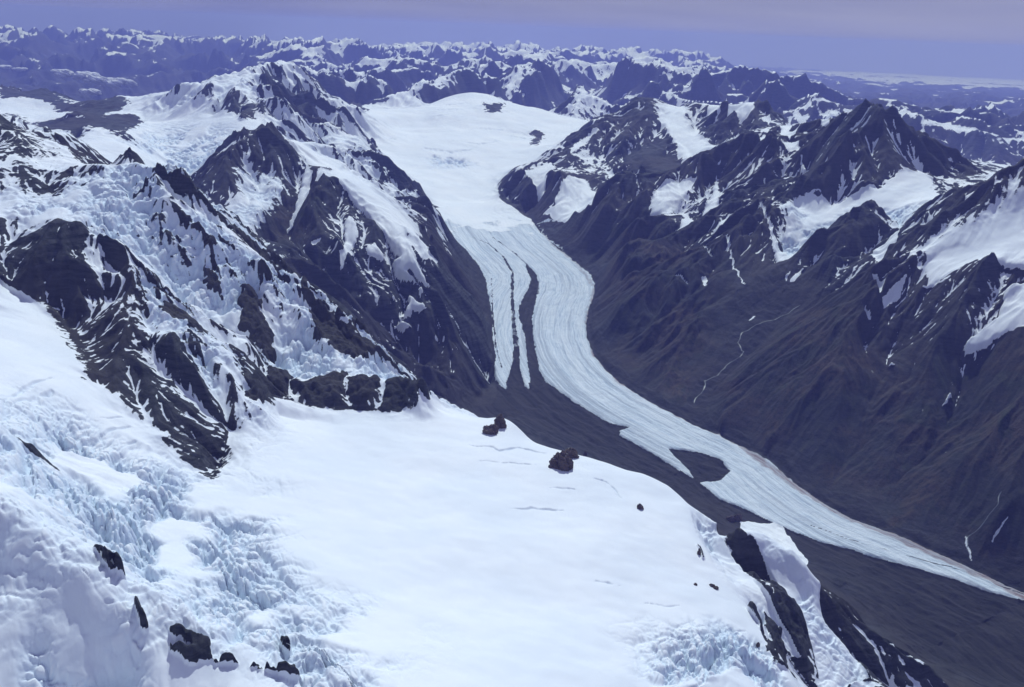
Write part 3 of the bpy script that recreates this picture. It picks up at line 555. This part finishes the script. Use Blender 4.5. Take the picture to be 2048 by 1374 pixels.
# crevasses and seracs: cracks across the slope
gb=grad(blur(Zb.astype(np.float64),10)); g=np.hypot(*gb)+1e-5
n=int((R<13500).sum()); sl=slice(0,n)
serac=np.zeros(X.shape,np.float32)
patchy=smooth(-.45,.1,fbm(X[sl]/300,Y[sl]/300,3,90))
for lam,dep,seed in ((190,26.,303),(95,20.,300),(42,11.,301),(22,6.,302)):
    k=int((R<lam/.0034*D*1.6).sum()); s2=slice(0,min(k,n))
    if s2.stop<3: continue
    t=stripes(X[s2]+wx[s2]*.25,Y[s2]+wy[s2]*.25,(-gb[1][s2]/g[s2]).astype(np.float32),(gb[0][s2]/g[s2]).astype(np.float32),lam,seed)
    t2=1-2.*np.abs(perlin(X[s2]/lam,Y[s2]/lam,seed+9))
    crack=smooth(.45,.95,np.maximum(t,t2*.9)); m=icy[s2]*patchy[s2]*(1-minus[s2])
    Z[s2]-=crack*dep*m; Z[s2]+=(perlin(X[s2]/lam*.7,Y[s2]/lam*.7,seed+5))*dep*.9*icy[s2]*patchy[s2]
    serac[s2]=np.maximum(serac[s2],crack*m)
# open crevasses on the plateau and in the basins
for P in ([(940,893,1),(985,897,5),(1000,905,5),(1040,897,4),(1092,908,2)],[(960,925,1),(1000,928,4),(1080,936,1)],[(1020,1019,1),(1065,1014,8),(1112,1018,5),(1130,1022,1)],[(1100,978,1),(1130,980,5),(1150,982,1)],[(1175,960,1),(1215,968,3),(1245,1000,1)],
  [(5,795,2),(50,772,9),(106,755,3)],[(12,803,3),(50,794,11),(102,783,6)],[(0,820,2),(60,808,7)],[(195,866,3),(228,855,9),(260,850,3)],[(235,885,3),(270,880,6)],[(90,835,4),(112,828,8)],[(110,866,4),(128,872,8)],[(200,835,1),(245,832,4)],
  [(1190,1163,1),(1215,1166,4),(1240,1172,1)],[(1290,1208,1),(1330,1214,4),(1360,1214,1)],[(1350,1290,2),(1390,1294,6),(1430,1290,2)],[(1380,1262,1),(1440,1268,6),(1490,1262,2)],[(1300,1340,2),(1360,1336,6),(1430,1342,2)],
  [(860,236,2),(900,232,3)],[(905,285,3),(960,290,4),(1000,284,3)],[(850,300,3),(900,306,4),(945,300,3)],[(875,318,4),(935,318,4)],[(1020,270,3),(1050,276,4)],[(740,270,2),(790,276,3)],[(960,255,2),(1010,258,3)],[(1080,292,3),(1120,290,3)],[(890,210,2),(940,206,3)],[(870,222,2),(930,222,3)]):
    c=blur(stroke([(a,b,w) for a,b,w in P]),1)*np.clip(1+fbm(X/45,Y/45,2,85),0,1.2); Z-=c*5.5*np.clip(RF/3000,.7,3); serac=np.maximum(serac,c*.3)
# flow lines of the glacier: u across, v along
def poly_m(P): return np.array([hit(*p) for p in P])
def near(P,x,y):
    bd=np.full(x.shape,1e12,np.float32);bs=np.zeros(x.shape,np.float32);s=0.;sg=np.zeros(x.shape,np.float32)
    for (xa,ya),(xb,yb) in zip(P[:-1],P[1:]):
        l=math.hypot(xb-xa,yb-ya)+1e-6; t=np.clip(((x-xa)*(xb-xa)+(y-ya)*(yb-ya))/l/l,0,1); d=(x-xa-(xb-xa)*t)**2+(y-ya-(yb-ya)*t)**2
        m=d<bd; bd[m]=d[m]; bs[m]=(s+t*l)[m]; s+=l
    return np.sqrt(bd),bs
i0,i1=int(np.searchsorted(R,4300)),int(np.searchsorted(R,13500)); j0,j1=int(np.searchsorted(az,math.radians(-8))),int(np.searchsorted(az,math.radians(36)))
RM=poly_m(RIGHT[2:]); dR,sR=near(RM,X[i0:i1,j0:j1],Y[i0:i1,j0:j1])
FU=X/300.;FV=Y/300.; FU=FU.astype(np.float32);FV=FV.astype(np.float32)
FU[i0:i1,j0:j1]=dR/300.; FV[i0:i1,j0:j1]=sR/300.
low=(tongue[i0:i1,j0:j1]>.3)|(deba[i0:i1,j0:j1]>.3)
hummock=fbm(dR/45,sR/160,3,110)*3+ (1-np.abs(perlin(dR/26,sR/70,111))*2)*1.5
hummock=hummock+np.where(tongue[i0:i1,j0:j1]>.3,0,fbm(dR/60,sR/110,4,113)*7+(1-2*np.abs(perlin(dR/90,sR/500,114)))*5)
Z[i0:i1,j0:j1]+=np.where(low,hummock,0)
# clean ice stands a little proud of / between its moraine walls
Z+=blur(tongue,3)*18-blur(side,2)*6
# ================================================================ materials
def new_mat(name):
    m=bpy.data.materials.new(name); m.use_nodes=True; nt=m.node_tree; nt.nodes.clear(); return m,nt
class G:
    """small node-graph helper"""
    def __init__(s,nt): s.nt=nt; s.pos=None
    def n(s,t,**k):
        o=s.nt.nodes.new(t)
        for a,b in k.items(): setattr(o,a,b)
        return o
    def lk(s,a,b): s.nt.links.new(a,b)
    def val(s,sock,v):
        if hasattr(v,'links'): s.lk(v,sock)
        elif isinstance(v,tuple): sock.default_value=v if len(v)==len(sock.default_value) else v+(1.,)
        else: sock.default_value=v
    def attr(s,name): return s.n('ShaderNodeAttribute',attribute_name=name)
    def noise(s,vec,scale,detail=4,rough=.55,dist=0.):
        o=s.n('ShaderNodeTexNoise'); o.inputs['Scale'].default_value=scale;o.inputs['Detail'].default_value=detail;o.inputs['Roughness'].default_value=rough;o.inputs['Distortion'].default_value=dist
        s.lk(vec,o.inputs['Vector']); return o.outputs[0]
    def m(s,op,a,b=0.,c=0.):
        o=s.n('ShaderNodeMath',operation=op); s.val(o.inputs[0],a); s.val(o.inputs[1],b); s.val(o.inputs[2],c); return o.outputs[0]
    def step(s,x,lo,hi,a=0.,b=1.):
        o=s.n('ShaderNodeMapRange',interpolation_type='SMOOTHSTEP'); s.val(o.inputs[0],x)
        o.inputs[1].default_value=lo;o.inputs[2].default_value=hi;o.inputs[3].default_value=a;o.inputs[4].default_value=b; return o.outputs[0]
    def mix(s,f,a,b):
        o=s.n('ShaderNodeMix',data_type='RGBA'); s.val(o.inputs[0],f); s.val(o.inputs[6],a); s.val(o.inputs[7],b); return o.outputs[2]
    def scale(s,vec,sc):
        o=s.n('ShaderNodeVectorMath',operation='MULTIPLY'); s.lk(vec,o.inputs[0]); o.inputs[1].default_value=sc; return o.outputs[0]
def ground_material():
    m,nt=new_mat('mountain_ground'); g=G(nt)
    pos=g.n('ShaderNodeNewGeometry').outputs['Position']
    sn=g.attr('snow').outputs['Fac'];ic=g.attr('ice').outputs['Fac'];db=g.attr('debris').outputs['Fac'];vg=g.attr('grass').outputs['Fac'];sr=g.attr('serac').outputs['Fac'];fl=g.attr('flow').outputs['Vector'];wa=g.attr('warm').outputs['Fac']
    n1=g.noise(pos,1/70.,6,.62);n2=g.noise(pos,1/9.,5,.65);n3=g.noise(pos,1/380.,5,.6)
    edge=g.m('ADD',sn,g.m('ADD',g.m('MULTIPLY',g.m('SUBTRACT',n1,.5),.75),g.m('MULTIPLY',g.m('SUBTRACT',n2,.5),.55)))
    # rock: layered dark greywacke, browner on the old slopes
    st=g.noise(g.scale(pos,(1/130.,1/240.,1/16.)),1.,6,.65,.6)
    edge=g.m('ADD',edge,g.m('MULTIPLY',g.m('SUBTRACT',st,.5),.9)); snow=g.step(edge,-.07,.09)
    rock=g.mix(g.step(st,.36,.62),(.014,.017,.020),(.072,.073,.078)); rock=g.mix(g.step(n2,.35,.75),rock,(.042,.043,.046))
    wrm=g.mix(g.step(n1,.35,.7),(.036,.030,.028),(.066,.054,.048)); rock=g.mix(wa,rock,wrm)
    grs=g.mix(g.step(n3,.4,.62),(.027,.028,.027),(.068,.050,.036)); grs=g.mix(g.step(g.noise(pos,1/210.,6,.7,1.),.5,.68),grs,(.036,.042,.026))
    n4=g.noise(pos,1/28.,7,.72); grs=g.mix(g.step(n4,.48,.62,0.,.8),grs,(.016,.018,.021)); grs=g.mix(g.step(n4,.44,.36,0.,.5),grs,(.075,.066,.06))
    rock=g.mix(g.m('MULTIPLY',vg,g.step(n1,.28,.5,.45,1.)),rock,grs)
    # debris: rubble on the ice and the valley floor, combed along the flow
    fs=g.noise(g.scale(fl,(9.,1.2,1.)),1.,6,.6,.3)
    dbc=g.mix(g.step(fs,.35,.68),(.014,.014,.015),(.044,.041,.041)); dbc=g.mix(g.step(n2,.4,.8,0.,.6),dbc,(.018,.018,.019))
    base=g.mix(db,rock,dbc)
    # bare ice
    fs2=g.noise(g.scale(fl,(26.,1.6,1.)),1.,7,.68,.4); fs3=g.noise(g.scale(fl,(4.,.5,1.)),1.,4,.6)
    icc=g.mix(g.step(fs2,.34,.62),(.44,.53,.62),(.76,.82,.87)); icc=g.mix(g.step(fs3,.35,.65,0.,.55),icc,(.76,.80,.83)); icc=g.mix(g.step(g.noise(pos,1/34.,6,.75),.56,.72,0.,.5),icc,(.36,.42,.50))
    bands=g.noise(g.scale(fl,(7.,.10,1.)),1.,3,.7,.15); icc=g.mix(g.step(bands,.50,.64,0.,.55),icc,(.30,.35,.42)); icc=g.mix(g.step(bands,.42,.34,0.,.5),icc,(.84,.87,.90))
    dirt=g.attr('dirt').outputs['Fac']; icc=g.mix(g.m('MULTIPLY',dirt,g.step(fs2,.35,.65,.35,1.)),icc,(.26,.19,.19))
    ie=g.m('ADD',ic,g.m('MULTIPLY',g.m('SUBTRACT',g.m('ADD',g.m('MULTIPLY',n2,.5),g.m('MULTIPLY',fs2,.5)),.5),.9))
    base=g.mix(g.step(ie,.34,.66),base,icc)
    snc=g.mix(g.step(n3,.35,.7),(.80,.83,.86),(.87,.88,.89)); snc=g.mix(g.m('MULTIPLY',dirt,.6),snc,(.62,.56,.56))
    snc=g.mix(g.m('MINIMUM',g.m('MULTIPLY',sr,.9),.85),snc,(.64,.75,.86))
    col=g.mix(snow,base,snc)
    p=g.n('ShaderNodeBsdfPrincipled'); g.lk(col,p.inputs['Base Color']); g.val(p.inputs['Roughness'],g.step(snow,0,1,.9,.65)); p.inputs['Specular IOR Level'].default_value=.2
    hb=g.m('ADD',g.m('MULTIPLY',g.noise(pos,1/11.,7,.72),1.),g.m('MULTIPLY',n1,1.5))
    ws=g.noise(g.scale(pos,(1/16.,1/70.,1/20.)),1.,5,.6,.5); hb=g.m('ADD',hb,g.m('MULTIPLY',g.m('MULTIPLY',ws,snow),1.6))
    bp=g.n('ShaderNodeBump'); g.lk(hb,bp.inputs['Height']); g.val(bp.inputs['Strength'],g.m('MAXIMUM',g.step(snow,0,1,.9,.07),g.m('MULTIPLY',sr,.5))); bp.inputs['Distance'].default_value=7.
    g.lk(bp.outputs[0],p.inputs['Normal']); o=g.n('ShaderNodeOutputMaterial'); g.lk(p.outputs[0],o.inputs[0]); return m
def rock_material():
    m,nt=new_mat('outcrop_rock'); g=G(nt); pos=g.n('ShaderNodeNewGeometry').outputs['Position']
    st=g.noise(g.scale(pos,(1/30.,1/30.,1/4.)),1.,6,.65,.6); n=g.noise(pos,1/6.,6,.7)
    c=g.mix(g.step(st,.3,.7),(.06,.045,.038),(.17,.115,.09)); c=g.mix(g.step(n,.4,.8,0.,.7),c,(.06,.055,.055)); nn=g.n('ShaderNodeSeparateXYZ'); g.lk(g.n('ShaderNodeNewGeometry').outputs['Normal'],nn.inputs[0]); sw=g.m('ADD',nn.outputs[2],g.m('MULTIPLY',g.m('SUBTRACT',g.noise(pos,1/14.,5,.6),.5),.9)); c=g.mix(g.step(sw,1.0,1.08),c,(.84,.86,.89))
    p=g.n('ShaderNodeBsdfPrincipled'); g.lk(c,p.inputs['Base Color']); p.inputs['Roughness'].default_value=.9
    bp=g.n('ShaderNodeBump'); g.lk(n,bp.inputs['Height']); bp.inputs['Distance'].default_value=4.; g.lk(bp.outputs[0],p.inputs['Normal'])
    o=g.n('ShaderNodeOutputMaterial'); g.lk(p.outputs[0],o.inputs[0]); return m
def cloud_material():
    m,nt=new_mat('cloud_white'); g=G(nt); pos=g.n('ShaderNodeNewGeometry').outputs['Position']
    c=g.mix(g.noise(pos,1/1500.,5,.6),(.70,.72,.78),(.9,.9,.92)); p=g.n('ShaderNodeBsdfPrincipled'); g.lk(c,p.inputs['Base Color']); p.inputs['Roughness'].default_value=1.; p.inputs['Specular IOR Level'].default_value=0.
    o=g.n('ShaderNodeOutputMaterial'); g.lk(p.outputs[0],o.inputs[0]); return m
def flat_material(name,col,rough):
    m,nt=new_mat(name); g=G(nt); pos=g.n('ShaderNodeNewGeometry').outputs['Position']
    c=g.mix(g.noise(pos,1/12.,4),tuple(x*.75 for x in col),col); p=g.n('ShaderNodeBsdfPrincipled'); g.lk(c,p.inputs['Base Color']); p.inputs['Roughness'].default_value=rough
    o=g.n('ShaderNodeOutputMaterial'); g.lk(p.outputs[0],o.inputs[0]); return m
MG=ground_material(); MR=rock_material(); MC=cloud_material()
# ================================================================ terrain objects
gx,gy=grad(Z); nzv=1/np.sqrt(1+gx*gx+gy*gy); NRM=np.stack([-gx*nzv,-gy*nzv,nzv],-1).astype(np.float32)
ri=np.clip(np.round(np.interp(lr,lgR,np.arange(NR))).astype(int),0,NR-1); ai=np.clip(np.round((az-A0)/(A1-A0)*(NA-1)).astype(int),0,NA-1)
LAB=LABC[ri][:,ai].copy(); nm={n:i for i,n in enumerate(LNAMES)}
LAB[(LAB==nm['valley_floor'])&(tongue>.5)]=90; LAB[tongue>.5]=90
LAB[RF>20500]=91
dirt=np.clip(blur(side,4)*1.1,0,1)
warm=np.clip(smooth(-.3,.4,fbm(X/900,Y/900,3,150))*smooth(2900,3300,RF)*.6,0,1)
P3=np.stack([X,Y,Z],-1).astype(np.float32)
ATT={'snow':SN,'ice':ice,'debris':deba,'grass':veg*np.clip(1-deba,0,1),'serac':serac*1.2,'dirt':dirt,'warm':warm}
def tag(o,label=None,cat=None,kind=None,group=None):
    if label:o['label']=label
    if cat:o['category']=cat
    if kind:o['kind']=kind
    if group:o['group']=group
    return o
def mesh_obj(name,V,F,mat,parent=None,smooth_=True):
    me=bpy.data.meshes.new(name); V=np.asarray(V,np.float32);F=np.asarray(F,np.int32); k=F.shape[1]
    me.vertices.add(len(V)); me.vertices.foreach_set('co',V.ravel()); me.loops.add(F.size); me.loops.foreach_set('vertex_index',F.ravel()); me.polygons.add(len(F)); me.polygons.foreach_set('loop_start',np.arange(0,F.size,k,dtype=np.int32))
    me.update(calc_edges=True); me.validate() if False else None
    me.polygons.foreach_set('use_smooth',np.full(len(F),smooth_)); me.materials.append(mat)
    o=bpy.data.objects.new(name,me); scn.collection.objects.link(o)
    if parent: o.parent=parent
    return o
I,J=np.meshgrid(np.arange(nR-1),np.arange(nA-1),indexing='ij'); FL=LAB[:-1,:-1]
q=(I*nA+J); QUAD=np.stack([q,q+1,q+nA+1,q+nA],-1)     # counter-clockwise seen from above
def terrain_piece(name,mask,label,cat):
    F=QUAD[mask]
    if not len(F): return
    ids,inv=np.unique(F,return_inverse=True); F=inv.reshape(F.shape)
    o=mesh_obj(name,P3.reshape(-1,3)[ids],F,MG); me=o.data
    for k,v in ATT.items():
        a=me.attributes.new(k,'FLOAT','POINT'); a.data.foreach_set('value',v.reshape(-1)[ids].astype(np.float32))
    a=me.attributes.new('flow','FLOAT_VECTOR','POINT'); a.data.foreach_set('vector',np.stack([FU.reshape(-1)[ids],FV.reshape(-1)[ids],np.zeros(len(ids),np.float32)],-1).astype(np.float32).ravel())
    me.normals_split_custom_set_from_vertices(NRM.reshape(-1,3)[ids])
    tag(o,label,cat,'structure'); return o
TP=[('snowfield','snowfield','broad smooth white snow plateau across the foreground, ending in a curved lip above the valley','snowfield'),
('snow_basin','icefall','snow basin with crevassed icefall at the left, below the dark rock face','icefall'),
('ice_ridge','snow_ridge','wind-shaped snow ridge with small dark rocks in the lower left corner','ridge'),
('rocky_ridge','mountain_ridge','near mountain ridge at the left with dark rock face and broken hanging ice','mountain ridge'),
('flank','rock_spurs','dark rock ribs and steep snow chutes dropping from the plateau at lower right','rock ribs'),
('valley_floor','moraine','grey rubble-covered valley floor beside the white glacier','moraine'),
('neve','snowfield','bright upper snowfield with low snow dome feeding the glacier','snowfield'),
('ice_peak','mountain','ice-capped high peak on the skyline left of the upper snowfield','mountain'),
('cirque_peak','mountain','pointed rock peak with snow-filled hollow behind the near left ridge','mountain'),
('spur_peak','mountain','dark mountain spur with snow patches on the left bank of the glacier','mountain'),
('streaked_peak','mountain','snow-streaked rock peak where the glacier leaves the upper snowfield, right side','mountain'),
('pyramid_peak','mountain','dark pyramid-shaped peak with a small snowfield below it, right of the valley','mountain'),
('scree_ridge','mountain','brown scree-covered mountainside with snow patches at the right edge','mountain'),
('outer_range','mountain_range','partly snowy rock range behind the near ridge at the far left','mountain range')]
for key,name,label,cat in TP: terrain_piece(name,FL==nm[key],label,cat)
terrain_piece('glacier',FL==90,'long white valley glacier curving down between dark mountains, striped with moraine','glacier')
terrain_piece('distant_mountains',FL==91,'endless jagged snowy mountains fading to blue toward the horizon','mountains')
# ---------------------------------------------------------------- cloud sea and clouds
def polar_sheet(name,a0,a1,ra,rb,na,nr,hf,mat):
    aa=np.radians(np.linspace(a0,a1,na)); rs=np.exp(np.linspace(math.log(ra*1000),math.log(rb*1000),nr)); A_,R_=np.meshgrid(aa,rs); x=R_*np.sin(A_);y=R_*np.cos(A_); z=hf(x,y,R_,A_)-R_**2/(2*RE)
    i,j=np.meshgrid(np.arange(nr-1),np.arange(na-1),indexing='ij'); q=i*na+j
    return mesh_obj(name,np.stack([x,y,z],-1).reshape(-1,3),np.stack([q,q+na,q+na+1,q+1],-1).reshape(-1,4)[:,::-1],mat)
sea=polar_sheet('cloud_sea',9,48,30,216,700,420,lambda x,y,r,a:1010+fbm(x/9000,y/9000,3,401)*90+fbm(x/2200,y/2200,4,402)*60-900*(1-smooth(11,16,np.degrees(a)+(r-45000)/8000.)),MC)
tag(sea,'flat white sea of cloud filling the far valleys on the right horizon','cloud sea','stuff')
def ico(n):
    t=(1+5**.5)/2; v=[(-1,t,0),(1,t,0),(-1,-t,0),(1,-t,0),(0,-1,t),(0,1,t),(0,-1,-t),(0,1,-t),(t,0,-1),(t,0,1),(-t,0,-1),(-t,0,1)]
    f=[(0,11,5),(0,5,1),(0,1,7),(0,7,10),(0,10,11),(1,5,9),(5,11,4),(11,10,2),(10,7,6),(7,1,8),(3,9,4),(3,4,2),(3,2,6),(3,6,8),(3,8,9),(4,9,5),(2,4,11),(6,2,10),(8,6,7),(9,8,1)]
    v=[np.array(p,float)/np.linalg.norm(p) for p in v]
    for _ in range(n):
        c={};g=[]
        def md(a,b):
            k=(min(a,b),max(a,b))
            if k not in c: p=v[a]+v[b]; v.append(p/np.linalg.norm(p)); c[k]=len(v)-1
            return c[k]
        for a,b,d in f:
            x,y,z=md(a,b),md(b,d),md(d,a); g+=[(a,x,z),(b,y,x),(d,z,y),(x,y,z)]
        f=g
    return np.array(v),np.array(f)
IV,IF=ico(4); IV2,IF2=ico(5)
def lumps(items,seed,rk,base_iv=(IV,IF)):
    """items: (centre, radii); one joined mesh of noisy lumps"""
    Vs=[];Fs=[];n=0
    for k,(c,r) in enumerate(items):
        iv,f=base_iv; r=np.array(r,float); d=fbm(iv[:,0]*1.3+k*3+iv[:,2],iv[:,1]*1.3+seed+iv[:,2]*.7,4,seed+k)*rk
        if rk>.3: d=d+(1-np.abs(perlin(iv[:,0]*3.1+iv[:,2]*2+k,iv[:,1]*3.1-iv[:,2]*1.5,seed+k+50))*2)*.2
        Vs.append(np.array(c)+iv*(1+d)[:,None]*r); Fs.append(f+n); n+=len(iv)
    return np.concatenate(Vs),np.concatenate(Fs)
def cloud(pts,km,label,seed):
    rng=np.random.RandomState(seed); it=[]; 
    x0,_,_=at(pts[0][0],pts[0][1],km),0,0
    for px_,py_,w_,h_ in pts:
        a_,r_,z_=at(px_,py_,km)
        for q in range(4):
            s=rng.uniform(.45,.8); it.append(((r_*math.sin(a_)+rng.uniform(-.5,.5)*w_/1991*r_,r_*math.cos(a_)+rng.uniform(-.5,.5)*w_/1991*r_,z_+rng.uniform(-.15,.2)*h_/1991*r_),(w_/1991*r_*s*.6,w_/1991*r_*s*.6,h_/1991*r_*s*.6)))
    V,F=lumps(it,seed,.28); c=V.mean(0); o=mesh_obj('cloud',V-c,F,MC); o.location=c; tag(o,label,'cloud',group='small clouds over the far left valley')
cloud([(125,143,24,9),(140,147,26,12),(158,150,26,13),(172,154,26,14),(190,157,26,13),(208,161,28,14),(225,165,28,14),(243,167,24,11)],30,'long ragged white cloud bank lying along the blue valley wall at far left',5)
cloud([(268,167,20,12)],30,'small puff just off the right end of the long cloud bank',9)
cloud([(178,183,22,11)],27,'lone round white puff below the long cloud bank',11)
cloud([(168,91,26,8),(180,94,14,6)],62,'small rounded cloud near the horizon, above the far left mountains',13)
cloud([(130,91,22,5)],62,'thin flat cloud at the left end of the row near the horizon',15)
cloud([(215,92,16,5)],64,'tiny faint cloud at the right end of the row near the horizon',17)
cloud([(175,107,40,7),(195,110,26,6)],58,'low flat cloud resting behind the snowy flat-topped far mountain',19)
cloud([(15,134,26,7),(35,138,16,6)],40,'cloud wisp touching the mountainside at the left edge',21)
# ---------------------------------------------------------------- rocks standing out of the snow
def ground_z(x,y):
    r_=math.hypot(x,y); i=np.interp(math.log(r_),lr,np.arange(nR)); j=np.interp(math.atan2(x,y),az,np.arange(nA)); i0,j0=int(i),int(j); a,b=i-i0,j-j0
    return (Z[i0,j0]*(1-a)+Z[i0+1,j0]*a)*(1-b)+(Z[i0,j0+1]*(1-a)+Z[i0+1,j0+1]*a)*b
def outcrop(lobes,label,seed,group='rock outcrops poking through the plateau snow'):
    it=[];b=None
    for px_,py_,w_,h_ in lobes:       # foot position, width and height in photo pixels
        x,y=hit(px_,py_); d=math.hypot(x,y); s=d/1991; z=ground_z(x,y); b=b or (x,y,z)
        it.append(((x,y,z+h_*s*.08),(w_*s*.5,w_*s*.42,h_*s*.6)))
    V,F=lumps(it,seed,.31,(IV2,IF2)); V-=np.array(b); o=mesh_obj('rock_outcrop',V,F,MR); o.location=b; tag(o,label,'rock',group=group)
outcrop([(1001,852,22,34),(981,866,28,22)],'split reddish rock outcrop under the first snow crest on the plateau rim',31)
outcrop([(1122,938,44,42),(1141,916,28,24)],'largest rounded reddish-brown rock outcrop on the plateau rim, middle',32)
outcrop([(1101,941,10,8)],'small stone at the left foot of the largest rim outcrop',33)
outcrop([(1170,914,7,12)],'thin dark rock on the snow crest right of the largest rim outcrop',34)
outcrop([(1280,1018,12,13)],'small dark rock standing alone in open snow right of centre',35)
outcrop([(1462,1040,18,14),(1476,1042,16,16)],'dark rock knob on the skyline where the plateau meets the right ribs',36)
outcrop([(1398,1110,7,18)],'narrow brown rock sliver on the right lip of the plateau',37)
outcrop([(1391,1169,8,5)],'tiny round brown stone in the snow near the right lip',38)
outcrop([(1424,1170,12,6),(1431,1174,12,5)],'thin brown rock streak slanting beside the tiny round stone',39)
outcrop([(1517,1285,8,11)],'small upright brown rock at the snow edge above the lower right cliffs',40)
# ---------------------------------------------------------------- meltwater streams
MW=flat_material('meltwater',(.17,.19,.21),.5)
def stream(P,label,w0):
    V=[];F=[];W=[hit(*p) for p in P]; pts=[]
    for (xa,ya),(xb,yb) in zip(W[:-1],W[1:]):
        n=max(3,int(math.hypot(xb-xa,yb-ya)/15))
        for k in range(n): t=k/n; pts.append((xa+(xb-xa)*t,ya+(yb-ya)*t))
    pts=[(x+18*float(perlin(np.array([x/70.]),np.array([y/70.]),7)[0]),y+18*float(perlin(np.array([x/70.]),np.array([y/70.]),8)[0])) for x,y in pts]
    for k,(x,y) in enumerate(pts):
        x1,y1=pts[min(k+1,len(pts)-1)];x0,y0=pts[max(k-1,0)]; l=math.hypot(x1-x0,y1-y0)+1e-6; nx,ny=-(y1-y0)/l,(x1-x0)/l; w=w0*(.6+.8*abs(math.sin(k*.7)*math.cos(k*.23)))
        zz=max(ground_z(x+nx*w,y+ny*w),ground_z(x,y),ground_z(x-nx*w,y-ny*w))+1.5
        V+= [(x-nx*w,y-ny*w,zz),(x,y,zz+.6),(x+nx*w,y+ny*w,zz)]
        if k: q=3*k; F+=[(q-3,q,q+1,q-2),(q-2,q+1,q+2,q-1)]
    o=mesh_obj('stream',np.array(V),np.array(F)[:,::-1],MW); tag(o,label,'stream','structure')
stream([(1600,600),(1585,615),(1560,630),(1520,650),(1482,665),(1476,685),(1490,700),(1478,715),(1450,730),(1436,750),(1412,762),(1402,790),(1382,808)],'thin pale meltwater stream winding down the side valley toward the glacier',3.)
stream([(2000,1005),(1990,1030),(1972,1055),(1935,1075),(1928,1095),(1938,1115)],'short pale stream gully at the far lower right bank',2.2)
# ---------------------------------------------------------------- the air
zt=max(4000.,float(Z.max())+40)
vb=np.array([(x,y,z) for z in (float(Z.min())-60.,zt) for x,y in ((-240000,-3000),(240000,-3000),(240000,240000),(-240000,240000))])
hz=mesh_obj('haze',vb,np.array([(0,3,2,1),(4,5,6,7),(0,1,5,4),(1,2,6,5),(2,3,7,6),(3,0,4,7)]),flat_material('x',(.5,.5,.5),1.),smooth_=False)
mh,nt=new_mat('blue_air'); g=G(nt); pv=g.n('ShaderNodeVolumePrincipled'); pv.inputs['Density'].default_value=HAZE; pv.inputs['Color'].default_value=(.145,.163,.485,1); pv.inputs['Absorption Color'].default_value=(.64,.64,.64,1); pv.inputs['Anisotropy'].default_value=.1
o_=g.n('ShaderNodeOutputMaterial'); g.lk(pv.outputs[0],o_.inputs['Volume']); hz.data.materials[0]=mh; tag(hz,'thin blue air haze over the mountains','haze','stuff')
print('done',time.time()-T0)
